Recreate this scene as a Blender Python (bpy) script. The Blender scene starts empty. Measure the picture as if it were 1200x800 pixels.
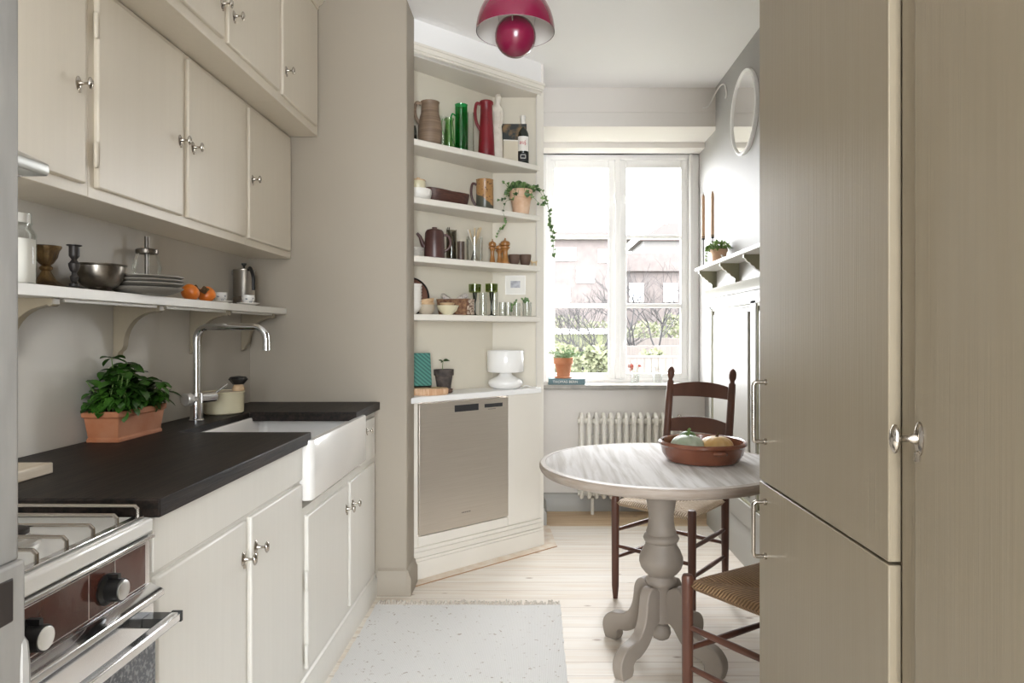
import bpy, bmesh, math, random
from mathutils import Vector, Matrix
random.seed(7)
C = bpy.context.scene.collection
PI = math.pi
H = 1.23          # eye height
F = 800.0         # focal length in px at 1200 wide
VX, VY = 628.0, 390.0

# ------------------------------------------------------------------ mesh helpers
class MB:
    def __init__(s): s.v = []; s.f = []; s.m = []
    def add(s, vs, fs, mi=0):
        b = len(s.v); s.v += [tuple(p) for p in vs]
        s.f += [tuple(b+i for i in f) for f in fs]; s.m += [mi]*len(fs); return s
    def box(s, x0, x1, y0, y1, z0, z1, mi=0, M=None):
        vs = [Vector(p) for p in ((x0,y0,z0),(x1,y0,z0),(x1,y1,z0),(x0,y1,z0),(x0,y0,z1),(x1,y0,z1),(x1,y1,z1),(x0,y1,z1))]
        if M: vs = [M @ p for p in vs]
        return s.add(vs, [(0,3,2,1),(4,5,6,7),(0,1,5,4),(1,2,6,5),(2,3,7,6),(3,0,4,7)], mi)
    def prism(s, pts, z0, z1, mi=0, M=None):
        n = len(pts); vs = [Vector((p[0],p[1],z0)) for p in pts]+[Vector((p[0],p[1],z1)) for p in pts]
        if M: vs = [M @ p for p in vs]
        fs = [tuple(range(n))[::-1], tuple(range(n,2*n))]+[(i,(i+1)%n,n+(i+1)%n,n+i) for i in range(n)]
        return s.add(vs, fs, mi)
    def lathe(s, prof, seg=32, M=None, mi=0, sx=1, sy=1, rf=None):
        vs=[]; fs=[]; n=len(prof)
        for r,z in prof:
            for k in range(seg):
                a=2*PI*k/seg; rr = r*(rf(a,z) if rf else 1)
                vs.append(Vector((rr*math.cos(a)*sx, rr*math.sin(a)*sy, z)))
        if M: vs=[M @ p for p in vs]
        for i in range(n-1):
            for k in range(seg):
                k2=(k+1)%seg; fs.append((i*seg+k,i*seg+k2,(i+1)*seg+k2,(i+1)*seg+k))
        return s.add(vs, fs, mi)
    def tube(s, pts, r, seg=10, mi=0, closed=False, flat=1.0):
        P=[Vector(p) for p in pts]; n=len(P)
        R=r if isinstance(r,(list,tuple)) else [r]*n
        vs=[]; fs=[]; prev=None
        for i,p in enumerate(P):
            if closed: t=(P[(i+1)%n]-P[i-1])
            elif i==0: t=P[1]-P[0]
            elif i==n-1: t=P[-1]-P[-2]
            else: t=(P[i+1]-P[i]).normalized()+(P[i]-P[i-1]).normalized()
            t.normalize()
            if prev is None:
                a=Vector((0,0,1)) if abs(t.z)<.9 else Vector((1,0,0))
                u=t.cross(a).normalized()
            else:
                u=(prev-t*prev.dot(t)).normalized()
            prev=u; w=t.cross(u)
            for k in range(seg):
                a=2*PI*k/seg; vs.append(p+(u*math.cos(a)+w*math.sin(a)*flat)*R[i])
        m=n if closed else n-1
        for i in range(m):
            for k in range(seg):
                k2=(k+1)%seg; j=(i+1)%n
                fs.append((i*seg+k,i*seg+k2,j*seg+k2,j*seg+k))
        if not closed: fs += [tuple(range(seg))[::-1], tuple((n-1)*seg+k for k in range(seg))]
        return s.add(vs, fs, mi)
    def leaf(s, base, d, up, L, W, mi=0, curl=.25, shape=(0,.75,1,.7,0)):
        d=Vector(d).normalized(); up=Vector(up); up=(up-d*up.dot(d))
        if up.length<1e-3: up=d.orthogonal()
        up.normalize(); sd=d.cross(up); base=Vector(base); n=len(shape)
        vs=[]; fs=[]
        for i,w in enumerate(shape):
            t=i/(n-1); c=base+d*(L*t)-up*(curl*L*t*t); e=up*(W*.18*w)
            vs += [c-sd*(W*w/2)+e, c, c+sd*(W*w/2)+e]
        for i in range(n-1):
            a=3*i; fs += [(a,a+1,a+4,a+3),(a+1,a+2,a+5,a+4)]
        return s.add(vs, fs, mi)
    def build(s, name, mats, parent=None, loc=None, smooth=40, bevel=0, bseg=2, sub=0, solid=0):
        me=bpy.data.meshes.new(name); me.from_pydata(s.v,[],s.f)
        if not isinstance(mats,(list,tuple)): mats=[mats]
        for m in mats: me.materials.append(m)
        me.polygons.foreach_set('material_index', s.m)
        bm=bmesh.new(); bm.from_mesh(me); bmesh.ops.remove_doubles(bm, verts=bm.verts, dist=1e-6)
        bmesh.ops.dissolve_degenerate(bm, edges=bm.edges, dist=1e-7)
        bmesh.ops.recalc_face_normals(bm, faces=bm.faces); bm.to_mesh(me); bm.free()
        if smooth:
            me.polygons.foreach_set('use_smooth',[True]*len(me.polygons)); me.set_sharp_from_angle(angle=math.radians(smooth))
        o=bpy.data.objects.new(name, me); C.objects.link(o)
        if parent: o.parent=parent
        if loc: o.location=loc
        if solid:
            m=o.modifiers.new('solid','SOLIDIFY'); m.thickness=solid
        if bevel:
            m=o.modifiers.new('bevel','BEVEL'); m.width=bevel; m.segments=bseg; m.limit_method='ANGLE'; m.angle_limit=math.radians(40); m.harden_normals=False
        if sub:
            m=o.modifiers.new('sub','SUBSURF'); m.levels=sub; m.render_levels=sub
        return o

def B(x0,x1,y0,y1,z0,z1): return MB().box(x0,x1,y0,y1,z0,z1)
def rot(ax, deg): return Matrix.Rotation(math.radians(deg),4,ax)
def tr(x,y,z): return Matrix.Translation((x,y,z))
def tag(o,label,cat,group=None,kind=None):
    o['label']=label; o['category']=cat
    if group: o['group']=group
    if kind: o['kind']=kind
    return o
def thing(name,label,cat,loc=(0,0,0),rz=0,group=None,kind=None):
    o=bpy.data.objects.new(name,None); C.objects.link(o); o.location=loc; o.rotation_euler=(0,0,math.radians(rz))
    o.empty_display_size=.05
    return tag(o,label,cat,group,kind)
def struct(o,label=None):
    o['kind']='structure'
    if label: o['label']=label
    return o
def copytree(o,parent=None):
    c=o.copy(); C.objects.link(c)
    if parent: c.parent=parent
    for ch in list(o.children): copytree(ch,c)
    return c
def bez(p0,p1,p2,p3,n=10):
    p0,p1,p2,p3=map(Vector,(p0,p1,p2,p3)); out=[]
    for i in range(n+1):
        t=i/n; out.append(p0*(1-t)**3+p1*3*t*(1-t)**2+p2*3*t*t*(1-t)+p3*t**3)
    return out
def catm(pts,n=6,closed=False):
    P=[Vector(p) for p in pts]; m=len(P); out=[]
    rng=range(m) if closed else range(m-1)
    for i in rng:
        if closed: a,b,c,d=P[i-1],P[i],P[(i+1)%m],P[(i+2)%m]
        else: a,b,c,d=P[max(i-1,0)],P[i],P[i+1],P[min(i+2,m-1)]
        for k in range(n):
            t=k/n; out.append(.5*((2*b)+(c-a)*t+(2*a-5*b+4*c-d)*t*t+(3*b-a-3*c+d)*t**3))
    if not closed: out.append(P[-1])
    return out
def tomesh_text(s, size, mat, M, name, parent=None, ext=.0004, spacing=1.0):
    cu=bpy.data.curves.new(name,'FONT'); cu.body=s; cu.size=size; cu.extrude=ext; cu.align_x='CENTER'; cu.align_y='CENTER'; cu.space_character=spacing; cu.resolution_u=3
    t=bpy.data.objects.new(name,cu); C.objects.link(t); bpy.context.view_layer.update()
    me=bpy.data.meshes.new_from_object(t); bpy.data.objects.remove(t)
    me.transform(M); me.materials.clear(); me.materials.append(mat)
    o=bpy.data.objects.new(name,me); C.objects.link(o)
    if parent: o.parent=parent
    return o

# ------------------------------------------------------------------ materials
def srgb(r,g,b):
    f=lambda c:(c/255/12.92) if c/255<=.04045 else ((c/255+.055)/1.055)**2.4
    return (f(r),f(g),f(b),1)
def newmat(name):
    m=bpy.data.materials.new(name); m.use_nodes=True; nt=m.node_tree; p=nt.nodes['Principled BSDF']; return m,nt,p
def M_(name,col,rough=.5,metal=0,col2=None,vs=4,st=(1,1,1),bump=0,bs=60,bst=None,spec=.5,coat=0,emit=0,trans=0,sheen=0,detail=5,lo=.35,hi=.65):
    m,nt,p=newmat(name); N=nt.nodes; L=nt.links
    p.inputs['Base Color'].default_value=col; p.inputs['Roughness'].default_value=rough; p.inputs['Metallic'].default_value=metal
    p.inputs['Specular IOR Level'].default_value=spec; p.inputs['Coat Weight'].default_value=coat; p.inputs['Transmission Weight'].default_value=trans
    p.inputs['Coat Roughness'].default_value=.15
    if sheen: p.inputs['Sheen Weight'].default_value=sheen
    if emit: p.inputs['Emission Color'].default_value=col; p.inputs['Emission Strength'].default_value=emit
    tc=N.new('ShaderNodeTexCoord')
    if col2:
        mp=N.new('ShaderNodeMapping'); mp.inputs['Scale'].default_value=st; L.new(tc.outputs['Object'],mp.inputs[0])
        no=N.new('ShaderNodeTexNoise'); no.inputs['Scale'].default_value=vs; no.inputs['Detail'].default_value=detail; L.new(mp.outputs[0],no.inputs['Vector'])
        mr=N.new('ShaderNodeMapRange'); mr.inputs[1].default_value=lo; mr.inputs[2].default_value=hi; L.new(no.outputs[0],mr.inputs[0])
        mx=N.new('ShaderNodeMix'); mx.data_type='RGBA'; mx.inputs[6].default_value=col; mx.inputs[7].default_value=col2
        L.new(mr.outputs[0],mx.inputs[0]); L.new(mx.outputs[2],p.inputs['Base Color'])
    if bump:
        mp2=N.new('ShaderNodeMapping'); mp2.inputs['Scale'].default_value=bst or st; L.new(tc.outputs['Object'],mp2.inputs[0])
        n2=N.new('ShaderNodeTexNoise'); n2.inputs['Scale'].default_value=bs; n2.inputs['Detail'].default_value=4; L.new(mp2.outputs[0],n2.inputs['Vector'])
        b=N.new('ShaderNodeBump'); b.inputs['Strength'].default_value=bump; b.inputs['Distance'].default_value=.002
        L.new(n2.outputs[0],b.inputs['Height']); L.new(b.outputs[0],p.inputs['Normal'])
    return m
def thin_glass(name,tint=(1,1,1,1),rough=.02,edge=.5,body=.02):
    m=bpy.data.materials.new(name); m.use_nodes=True; nt=m.node_tree; N=nt.nodes; L=nt.links; N.clear()
    out=N.new('ShaderNodeOutputMaterial'); tb=N.new('ShaderNodeBsdfTransparent'); tb.inputs[0].default_value=tint
    gl=N.new('ShaderNodeBsdfGlossy'); gl.inputs['Roughness'].default_value=rough; gl.inputs[0].default_value=(.95,.97,.96,1)
    lw=N.new('ShaderNodeLayerWeight'); lw.inputs[0].default_value=.25
    mr=N.new('ShaderNodeMapRange'); mr.inputs[1].default_value=.05; mr.inputs[3].default_value=body; mr.inputs[4].default_value=edge; L.new(lw.outputs['Fresnel'],mr.inputs[0])
    mx=N.new('ShaderNodeMixShader'); L.new(mr.outputs[0],mx.inputs[0]); L.new(tb.outputs[0],mx.inputs[1]); L.new(gl.outputs[0],mx.inputs[2]); L.new(mx.outputs[0],out.inputs[0])
    return m
def math_(N,L,op,a,b=None,c=None):
    n=N.new('ShaderNodeMath'); n.operation=op
    for i,x in enumerate((a,b,c)):
        if x is None: continue
        if isinstance(x,(int,float)): n.inputs[i].default_value=x
        else: L.new(x,n.inputs[i])
    return n.outputs[0]
def mixc(N,L,f,a,b,blend='MIX'):
    n=N.new('ShaderNodeMix'); n.data_type='RGBA'; n.blend_type=blend
    for i,x in ((0,f),(6,a),(7,b)):
        if isinstance(x,(int,float,tuple)): n.inputs[i].default_value=x
        else: L.new(x,n.inputs[i])
    return n.outputs[2]
def floor_mat(name,c1,c2,gapc,along='X',pitch=.102,grain=1.0,off=0):
    m,nt,p=newmat(name); N=nt.nodes; L=nt.links
    tc=N.new('ShaderNodeTexCoord'); sp=N.new('ShaderNodeSeparateXYZ'); L.new(tc.outputs['Object'],sp.inputs[0])
    lo_,ac=(sp.outputs[0],sp.outputs[1]) if along=='X' else (sp.outputs[1],sp.outputs[0])
    q=math_(N,L,'DIVIDE',math_(N,L,'ADD',ac,off),pitch); idx=math_(N,L,'FLOOR',q); fr=math_(N,L,'FRACT',q)
    gap=math_(N,L,'LESS_THAN',fr,.022)
    wn=N.new('ShaderNodeTexWhiteNoise'); wn.noise_dimensions='1D'; L.new(idx,wn.inputs['W'])
    cb=N.new('ShaderNodeCombineXYZ'); L.new(math_(N,L,'MULTIPLY',lo_,1.3),cb.inputs[0]); L.new(math_(N,L,'MULTIPLY',ac,22),cb.inputs[1]); L.new(math_(N,L,'MULTIPLY',wn.outputs[0],31),cb.inputs[2])
    no=N.new('ShaderNodeTexNoise'); no.inputs['Scale'].default_value=1.6; no.inputs['Detail'].default_value=7; no.inputs['Distortion'].default_value=.6; L.new(cb.outputs[0],no.inputs['Vector'])
    mr=N.new('ShaderNodeMapRange'); mr.inputs[1].default_value=.42; mr.inputs[2].default_value=.68; L.new(no.outputs[0],mr.inputs[0])
    col=mixc(N,L,math_(N,L,'MULTIPLY',mr.outputs[0],grain),c1,c2)
    tint=math_(N,L,'MULTIPLY',wn.outputs[0],.35)
    col=mixc(N,L,tint,col,c2)
    # knots
    kb=N.new('ShaderNodeCombineXYZ'); L.new(math_(N,L,'MULTIPLY',lo_,4.2),kb.inputs[0]); L.new(math_(N,L,'MULTIPLY',ac,9.0),kb.inputs[1]); L.new(wn.outputs[0],kb.inputs[2])
    vo=N.new('ShaderNodeTexVoronoi'); vo.inputs['Scale'].default_value=1.0; L.new(kb.outputs[0],vo.inputs['Vector'])
    kn=N.new('ShaderNodeMapRange'); kn.inputs[1].default_value=.04; kn.inputs[2].default_value=.10; kn.inputs[3].default_value=.75; kn.inputs[4].default_value=0; L.new(vo.outputs['Distance'],kn.inputs[0])
    col=mixc(N,L,kn.outputs[0],col,(c2[0]*.45,c2[1]*.36,c2[2]*.3,1))
    col=mixc(N,L,math_(N,L,'MULTIPLY',gap,.8),col,gapc)
    L.new(col,p.inputs['Base Color']); p.inputs['Roughness'].default_value=.55; p.inputs['Specular IOR Level'].default_value=.3
    b=N.new('ShaderNodeBump'); b.inputs['Strength'].default_value=.25; b.inputs['Distance'].default_value=.002
    L.new(math_(N,L,'SUBTRACT',math_(N,L,'MULTIPLY',no.outputs[0],.3),gap),b.inputs['Height']); L.new(b.outputs[0],p.inputs['Normal'])
    return m
def wave_mat(name,c1,c2,scale,axis='X',rough=.8,bump=.5,dist=0,noise=0,prof='SIN',rotz=0):
    m,nt,p=newmat(name); N=nt.nodes; L=nt.links
    tc=N.new('ShaderNodeTexCoord'); mp=N.new('ShaderNodeMapping'); mp.inputs['Rotation'].default_value=(0,0,math.radians(rotz)); L.new(tc.outputs['Object'],mp.inputs[0])
    w=N.new('ShaderNodeTexWave'); w.wave_type='BANDS'; w.bands_direction=axis; w.wave_profile=prof; w.inputs['Scale'].default_value=scale; w.inputs['Distortion'].default_value=dist; w.inputs['Detail'].default_value=2
    L.new(mp.outputs[0],w.inputs['Vector'])
    f=w.outputs['Fac']
    if noise:
        no=N.new('ShaderNodeTexNoise'); no.inputs['Scale'].default_value=noise; L.new(mp.outputs[0],no.inputs['Vector']); f=math_(N,L,'MULTIPLY',f,math_(N,L,'ADD',no.outputs[0],.4))
    L.new(mixc(N,L,f,c1,c2),p.inputs['Base Color']); p.inputs['Roughness'].default_value=rough
    if bump:
        b=N.new('ShaderNodeBump'); b.inputs['Strength'].default_value=bump; b.inputs['Distance'].default_value=.003; L.new(w.outputs['Fac'],b.inputs['Height']); L.new(b.outputs[0],p.inputs['Normal'])
    return m

CAB=(.68,.615,.51,1); CAB2=(.61,.545,.445,1)
m_cab=M_('cabinet_paint',CAB,.36,col2=(.665,.60,.495,1),vs=9,st=(6,6,.25),bump=.16,bs=30,bst=(6,6,.15))
m_base=M_('base_cabinet_paint',(.76,.735,.68,1),.38,col2=(.745,.72,.665,1),vs=9,st=(6,6,.25),bump=.16,bs=30,bst=(6,6,.15))
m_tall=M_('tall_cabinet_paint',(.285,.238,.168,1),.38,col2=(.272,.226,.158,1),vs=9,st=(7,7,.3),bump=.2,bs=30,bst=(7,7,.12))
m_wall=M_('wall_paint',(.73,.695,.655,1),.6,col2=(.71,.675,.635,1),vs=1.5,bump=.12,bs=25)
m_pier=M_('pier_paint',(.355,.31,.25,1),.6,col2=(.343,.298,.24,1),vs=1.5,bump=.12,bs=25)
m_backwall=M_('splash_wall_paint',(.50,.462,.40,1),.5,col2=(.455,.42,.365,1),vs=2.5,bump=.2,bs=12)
m_ceil=M_('ceiling_paint',(.90,.89,.885,1),.7,bump=.05,bs=20)
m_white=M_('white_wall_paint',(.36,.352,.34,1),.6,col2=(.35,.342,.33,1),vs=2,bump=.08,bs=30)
m_win=M_('window_paint',(.89,.885,.875,1),.4)
m_unit=M_('shelf_unit_paint',(.77,.73,.66,1),.45,col2=(.74,.70,.63,1),vs=5,st=(1,1,.4),bump=.08,bs=30)
m_unitb=M_('shelf_back_paint',(.66,.61,.51,1),.5,col2=(.64,.59,.49,1),vs=3,bump=.05,bs=30)
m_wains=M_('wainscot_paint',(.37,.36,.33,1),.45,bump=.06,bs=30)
m_groove=M_('olive_trim',(.33,.32,.22,1),.5)
m_floor=floor_mat('bleached_pine',(.82,.775,.71,1),(.68,.58,.47,1),(.24,.16,.10,1),grain=.7)
m_floor2=floor_mat('warm_pine',(.72,.57,.40,1),(.58,.41,.25,1),(.20,.11,.06,1),pitch=.085,off=.03)
m_thresh=M_('threshold_pine',(.80,.72,.62,1),.5,col2=(.70,.57,.44,1),vs=6,st=(3,3,3))
m_edge=M_('raw_pine_edge',(.42,.24,.12,1),.6)
m_work=M_('black_stained_wood',(.0045,.0035,.0032,1),.5,col2=(.026,.018,.014,1),vs=14,st=(6,.35,6),bump=.5,bs=40,bst=(6,.3,6),spec=.22)
m_chrome=M_('chrome',(.75,.75,.76,1),.12,1)
m_nickel=M_('nickel',(.46,.42,.37,1),.2,1)
m_steel=M_('brushed_steel',(.66,.61,.54,1),.40,.85,col2=(.62,.57,.50,1),vs=20,st=(.2,.2,12),bump=.015,bs=120,bst=(.3,.3,10))
m_pewter=M_('pewter',(.33,.30,.26,1),.3,1,col2=(.15,.13,.11,1),vs=14)
m_brass=M_('aged_brass',(.20,.125,.05,1),.45,.8,col2=(.06,.038,.02,1),vs=30)
m_iron=M_('dark_iron',(.035,.03,.028,1),.45,.4)
m_black=M_('black_plastic',(.012,.012,.012,1),.35)
m_rubber=M_('dark_slot',(.03,.03,.032,1),.3)
m_enamel=M_('white_enamel',(.80,.79,.76,1),.22,coat=.3)
m_ceram=M_('white_ceramic',(.84,.82,.79,1),.18,coat=.4)
m_terra=M_('terracotta',(.36,.125,.05,1),.75,col2=(.42,.18,.09,1),vs=14,bump=.2,bs=60)
m_terra2=M_('pale_terracotta',(.62,.38,.24,1),.8,col2=(.70,.50,.36,1),vs=18,bump=.2,bs=60)
m_basil=M_('basil_leaf',(.018,.062,.007,1),.36,col2=(.045,.13,.014,1),vs=12)
m_ivy=M_('ivy_leaf',(.022,.065,.018,1),.5,col2=(.20,.32,.11,1),vs=30)
m_fern=M_('small_leaf',(.24,.38,.08,1),.6,col2=(.09,.19,.03,1),vs=40)
m_stem=M_('stem_green',(.12,.20,.05,1),.6)
m_succ=M_('grey_green_leaf',(.30,.40,.27,1),.6,col2=(.16,.27,.12,1),vs=40)
m_soil=M_('soil',(.03,.02,.015,1),.9,bump=.5,bs=90)
m_persim=M_('persimmon_skin',(.78,.23,.025,1),.35,col2=(.70,.17,.015,1),vs=10,coat=.2)
m_calyx=M_('calyx',(.10,.055,.02,1),.8)
m_plate=M_('grey_stoneware',(.20,.18,.155,1),.45,col2=(.24,.22,.19,1),vs=12)
m_glass=thin_glass('clear_glass',(.965,.97,.965,1),edge=.6,body=.035)
m_pane=thin_glass('window_pane',(.97,.98,.98,1),edge=.25,body=.0)
m_ggreen=thin_glass('green_glass',(.13,.72,.38,1),edge=.3,body=.07)
m_gpale=thin_glass('pale_green_glass',(.74,.88,.68,1),edge=.5,body=.06)
m_golive=thin_glass('olive_glass',(.56,.62,.34,1),edge=.25,body=.08)
m_gdark=thin_glass('dark_green_glass',(.10,.14,.05,1),edge=.25,body=.08)
m_gsmoke=thin_glass('smoke_glass',(.62,.60,.55,1),edge=.45,body=.06)
m_flour=M_('white_flour',(.82,.79,.73,1),.9)
m_wood=M_('light_wood',(.62,.45,.28,1),.55,col2=(.50,.33,.18,1),vs=8,st=(1,8,8))
m_woodp=M_('pale_board',(.62,.54,.43,1),.6,col2=(.52,.43,.32,1),vs=10,st=(10,.6,10))
m_bark=M_('bark_edge',(.50,.28,.15,1),.85,col2=(.68,.48,.32,1),vs=50,st=(3,3,.3),bump=.6,bs=60)
m_dkwood=M_('dark_wood',(.075,.028,.017,1),.4,col2=(.12,.047,.028,1),vs=10,st=(1,1,.25),spec=.5)
m_dough=M_('dark_carved_wood',(.045,.015,.010,1),.5,col2=(.095,.035,.022,1),vs=10,st=(3,3,20))
m_stone=M_('grey_stone',(.34,.32,.28,1),.5,col2=(.24,.23,.21,1),vs=14,detail=8)
m_ptable=M_('pedestal_paint',(.30,.255,.215,1),.55,col2=(.27,.23,.19,1),vs=5,bump=.1,bs=30)
m_raspin=M_('pendant_inside',(.78,.76,.73,1),.5)
m_rasp=M_('raspberry_enamel',(.17,.006,.035,1),.22,coat=.4)
m_red=M_('red_stoneware',(.21,.010,.018,1),.4,col2=(.15,.007,.012,1),vs=9)
m_plaster=M_('white_plaster',(.72,.67,.59,1),.8,col2=(.62,.56,.48,1),vs=22,bump=.25,bs=60)
m_label=M_('label_white',(.78,.75,.70,1),.6)
m_ink=M_('label_red',(.50,.02,.02,1),.6)
m_blackink=M_('label_black',(.015,.015,.017,1),.5)
m_silver=M_('foil',(.65,.63,.60,1),.35,.7)
m_bottle=M_('bottle_green',(.012,.018,.012,1),.12,coat=.4)
m_candle=M_('tan_wax',(.60,.39,.26,1),.5)
m_teal=wave_mat('teal_stripes',(.018,.10,.085,1),(.085,.27,.22,1),26,'DIAGONAL',.6,.2,dist=.3)
m_mirror=M_('mirror_glass',(.92,.92,.91,1),.03,1)
m_cream=M_('cream_ceramic',(.66,.60,.42,1),.35,coat=.2)
m_offw=M_('off_white_ceramic',(.76,.73,.68,1),.35,coat=.2)
m_rad=M_('radiator_enamel',(.78,.755,.69,1),.4)
m_opal=M_('opal_glass',(.88,.87,.85,1),.18,coat=.4)
m_paper=M_('mat_board',(.80,.78,.73,1),.7)
m_books=M_('blue_grey_cloth',(.12,.19,.21,1),.7,bump=.2,bs=200)
m_lino=M_('napkin_linen',(.60,.55,.50,1),.9,col2=(.35,.30,.28,1),vs=90,lo=.5,hi=.6)
m_cup=M_('patterned_porcelain',(.76,.74,.70,1),.3,col2=(.22,.24,.27,1),vs=75,lo=.56,hi=.62,coat=.2)
m_brownc=M_('brown_glaze',(.055,.022,.018,1),.35,col2=(.09,.04,.035,1),vs=6)
m_stonew=M_('banded_stoneware',(.15,.10,.065,1),.6,col2=(.24,.165,.11,1),vs=8,st=(.5,.5,12),bump=.3,bs=30,bst=(.5,.5,8))
m_dirtyg=M_('jute',(.30,.17,.09,1),.9,col2=(.12,.05,.03,1),vs=60,bump=1,bs=70)
m_jute_lit=M_('lit_patterned_weave',(.70,.58,.46,1),.9,col2=(.14,.06,.04,1),vs=75,lo=.48,hi=.55,bump=.8,bs=80)  # patterned weave, paled so window light is painted into its colour
m_knife=M_('dull_cutlery',(.25,.23,.21,1),.3,1)
m_mill=M_('golden_brown_wood',(.28,.12,.03,1),.3,col2=(.42,.20,.06,1),vs=10,coat=.4)
m_tile=M_('brown_tile',(.060,.017,.011,1),.10,col2=(.095,.030,.020,1),vs=8,bump=.35,bs=22,coat=.5)
m_ovengl=M_('oven_glass',(.05,.055,.065,1),.12,col2=(.20,.20,.21,1),vs=160,lo=.48,hi=.6,coat=.4)  # grey speckle paints a woven reflection into the glass colour
m_hood=M_('hood_metal',(.50,.50,.48,1),.3,.6)
m_frame=M_('door_frame_paint',(.28,.268,.25,1),.5,col2=(.22,.212,.20,1),vs=8,st=(4,4,.8),bump=.35,bs=14,bst=(3,3,1))
m_hole=M_('dark_keep',(.02,.013,.01,1),.6)
m_cordw=M_('white_cord',(.78,.77,.74,1),.5)
m_print=M_('small_print',(.32,.32,.36,1),.7,col2=(.55,.56,.60,1),vs=45)
m_paint=M_('dark_landscape_paint',(.02,.025,.024,1),.6,col2=(.22,.13,.05,1),vs=18,lo=.45,hi=.62)
m_creambox=M_('cream_box_card',(.58,.52,.41,1),.7)
m_squg=M_('pale_green_squash',(.30,.36,.25,1),.5,col2=(.50,.53,.42,1),vs=14)
m_squy=M_('yellow_squash',(.62,.38,.12,1),.5,col2=(.70,.52,.28,1),vs=14)
m_clay=M_('brown_glazed_clay',(.17,.055,.028,1),.22,col2=(.25,.09,.05,1),vs=6,coat=.35)

# whitewashed table top: grain along Y with white wash
def table_mat():
    m,nt,p=newmat('whitewashed_top'); N=nt.nodes; L=nt.links
    tc=N.new('ShaderNodeTexCoord'); mp=N.new('ShaderNodeMapping'); mp.inputs['Scale'].default_value=(26,1.6,1); mp.inputs['Rotation'].default_value=(0,0,math.radians(18)); L.new(tc.outputs['Object'],mp.inputs[0])
    no=N.new('ShaderNodeTexNoise'); no.inputs['Scale'].default_value=1.5; no.inputs['Detail'].default_value=8; no.inputs['Distortion'].default_value=.5; L.new(mp.outputs[0],no.inputs['Vector'])
    mr=N.new('ShaderNodeMapRange'); mr.inputs[1].default_value=.40; mr.inputs[2].default_value=.66; L.new(no.outputs[0],mr.inputs[0])
    L.new(mixc(N,L,mr.outputs[0],(.72,.70,.69,1),(.50,.47,.44,1)),p.inputs['Base Color']); p.inputs['Roughness'].default_value=.8; p.inputs['Specular IOR Level'].default_value=.2
    return m
m_ttop=table_mat()
m_trim=M_('greywashed_edge',(.32,.26,.21,1),.5,col2=(.40,.34,.29,1),vs=12,st=(1,1,6))
# rug weave
def rug_mat():
    m,nt,p=newmat('white_woven_rug'); N=nt.nodes; L=nt.links
    tc=N.new('ShaderNodeTexCoord')
    a=N.new('ShaderNodeTexWave'); a.bands_direction='X'; a.inputs['Scale'].default_value=62; a.inputs['Distortion'].default_value=1.5; a.inputs['Detail Scale'].default_value=3; L.new(tc.outputs['Object'],a.inputs[0])
    b=N.new('ShaderNodeTexWave'); b.bands_direction='Y'; b.inputs['Scale'].default_value=48; b.inputs['Distortion'].default_value=1.5; L.new(tc.outputs['Object'],b.inputs[0])
    h=math_(N,L,'MULTIPLY',a.outputs['Fac'],b.outputs['Fac'])
    no=N.new('ShaderNodeTexNoise'); no.inputs['Scale'].default_value=55; no.inputs['Detail'].default_value=2; L.new(tc.outputs['Object'],no.inputs[0])
    sp=N.new('ShaderNodeMapRange'); sp.inputs[1].default_value=.66; sp.inputs[2].default_value=.74; L.new(no.outputs[0],sp.inputs[0])
    col=mixc(N,L,h,(.72,.71,.69,1),(.86,.855,.85,1)); col=mixc(N,L,sp.outputs[0],col,(.42,.36,.31,1))
    L.new(col,p.inputs['Base Color']); p.inputs['Roughness'].default_value=.95
    bp=N.new('ShaderNodeBump'); bp.inputs['Strength'].default_value=.6; bp.inputs['Distance'].default_value=.004; L.new(h,bp.inputs['Height']); L.new(bp.outputs[0],p.inputs['Normal'])
    return m
m_rug=rug_mat(); m_fringe=M_('rug_fringe',(.50,.44,.38,1),.95,col2=(.68,.64,.58,1),vs=60)
def rush_mat(name,c1,c2):
    m,nt,p=newmat(name); N=nt.nodes; L=nt.links
    tc=N.new('ShaderNodeTexCoord'); sp=N.new('ShaderNodeSeparateXYZ'); L.new(tc.outputs['Object'],sp.inputs[0])
    ax=math_(N,L,'ABSOLUTE',sp.outputs[0]); ay=math_(N,L,'ABSOLUTE',sp.outputs[1])
    g=math_(N,L,'GREATER_THAN',ax,ay)
    inv=math_(N,L,'SUBTRACT',1,g)
    # strands of the left/right triangles run along x => vary in y
    c=math_(N,L,'ADD',math_(N,L,'MULTIPLY',g,sp.outputs[1]),math_(N,L,'MULTIPLY',inv,sp.outputs[0]))
    w=math_(N,L,'ADD',math_(N,L,'MULTIPLY',math_(N,L,'SINE',math_(N,L,'MULTIPLY',c,560)),.5),.5)
    no=N.new('ShaderNodeTexNoise'); no.inputs['Scale'].default_value=70; L.new(tc.outputs['Object'],no.inputs[0])
    f=math_(N,L,'MULTIPLY',w,math_(N,L,'ADD',no.outputs[0],.35))
    L.new(mixc(N,L,f,c1,c2),p.inputs['Base Color']); p.inputs['Roughness'].default_value=.75
    b=N.new('ShaderNodeBump'); b.inputs['Strength'].default_value=.8; b.inputs['Distance'].default_value=.004; L.new(w,b.inputs['Height']); L.new(b.outputs[0],p.inputs['Normal'])
    return m
m_rush=rush_mat('pale_rush',(.30,.20,.11,1),(.74,.60,.44,1)); m_rush2=rush_mat('brown_rush',(.17,.095,.045,1),(.46,.29,.15,1))

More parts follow.
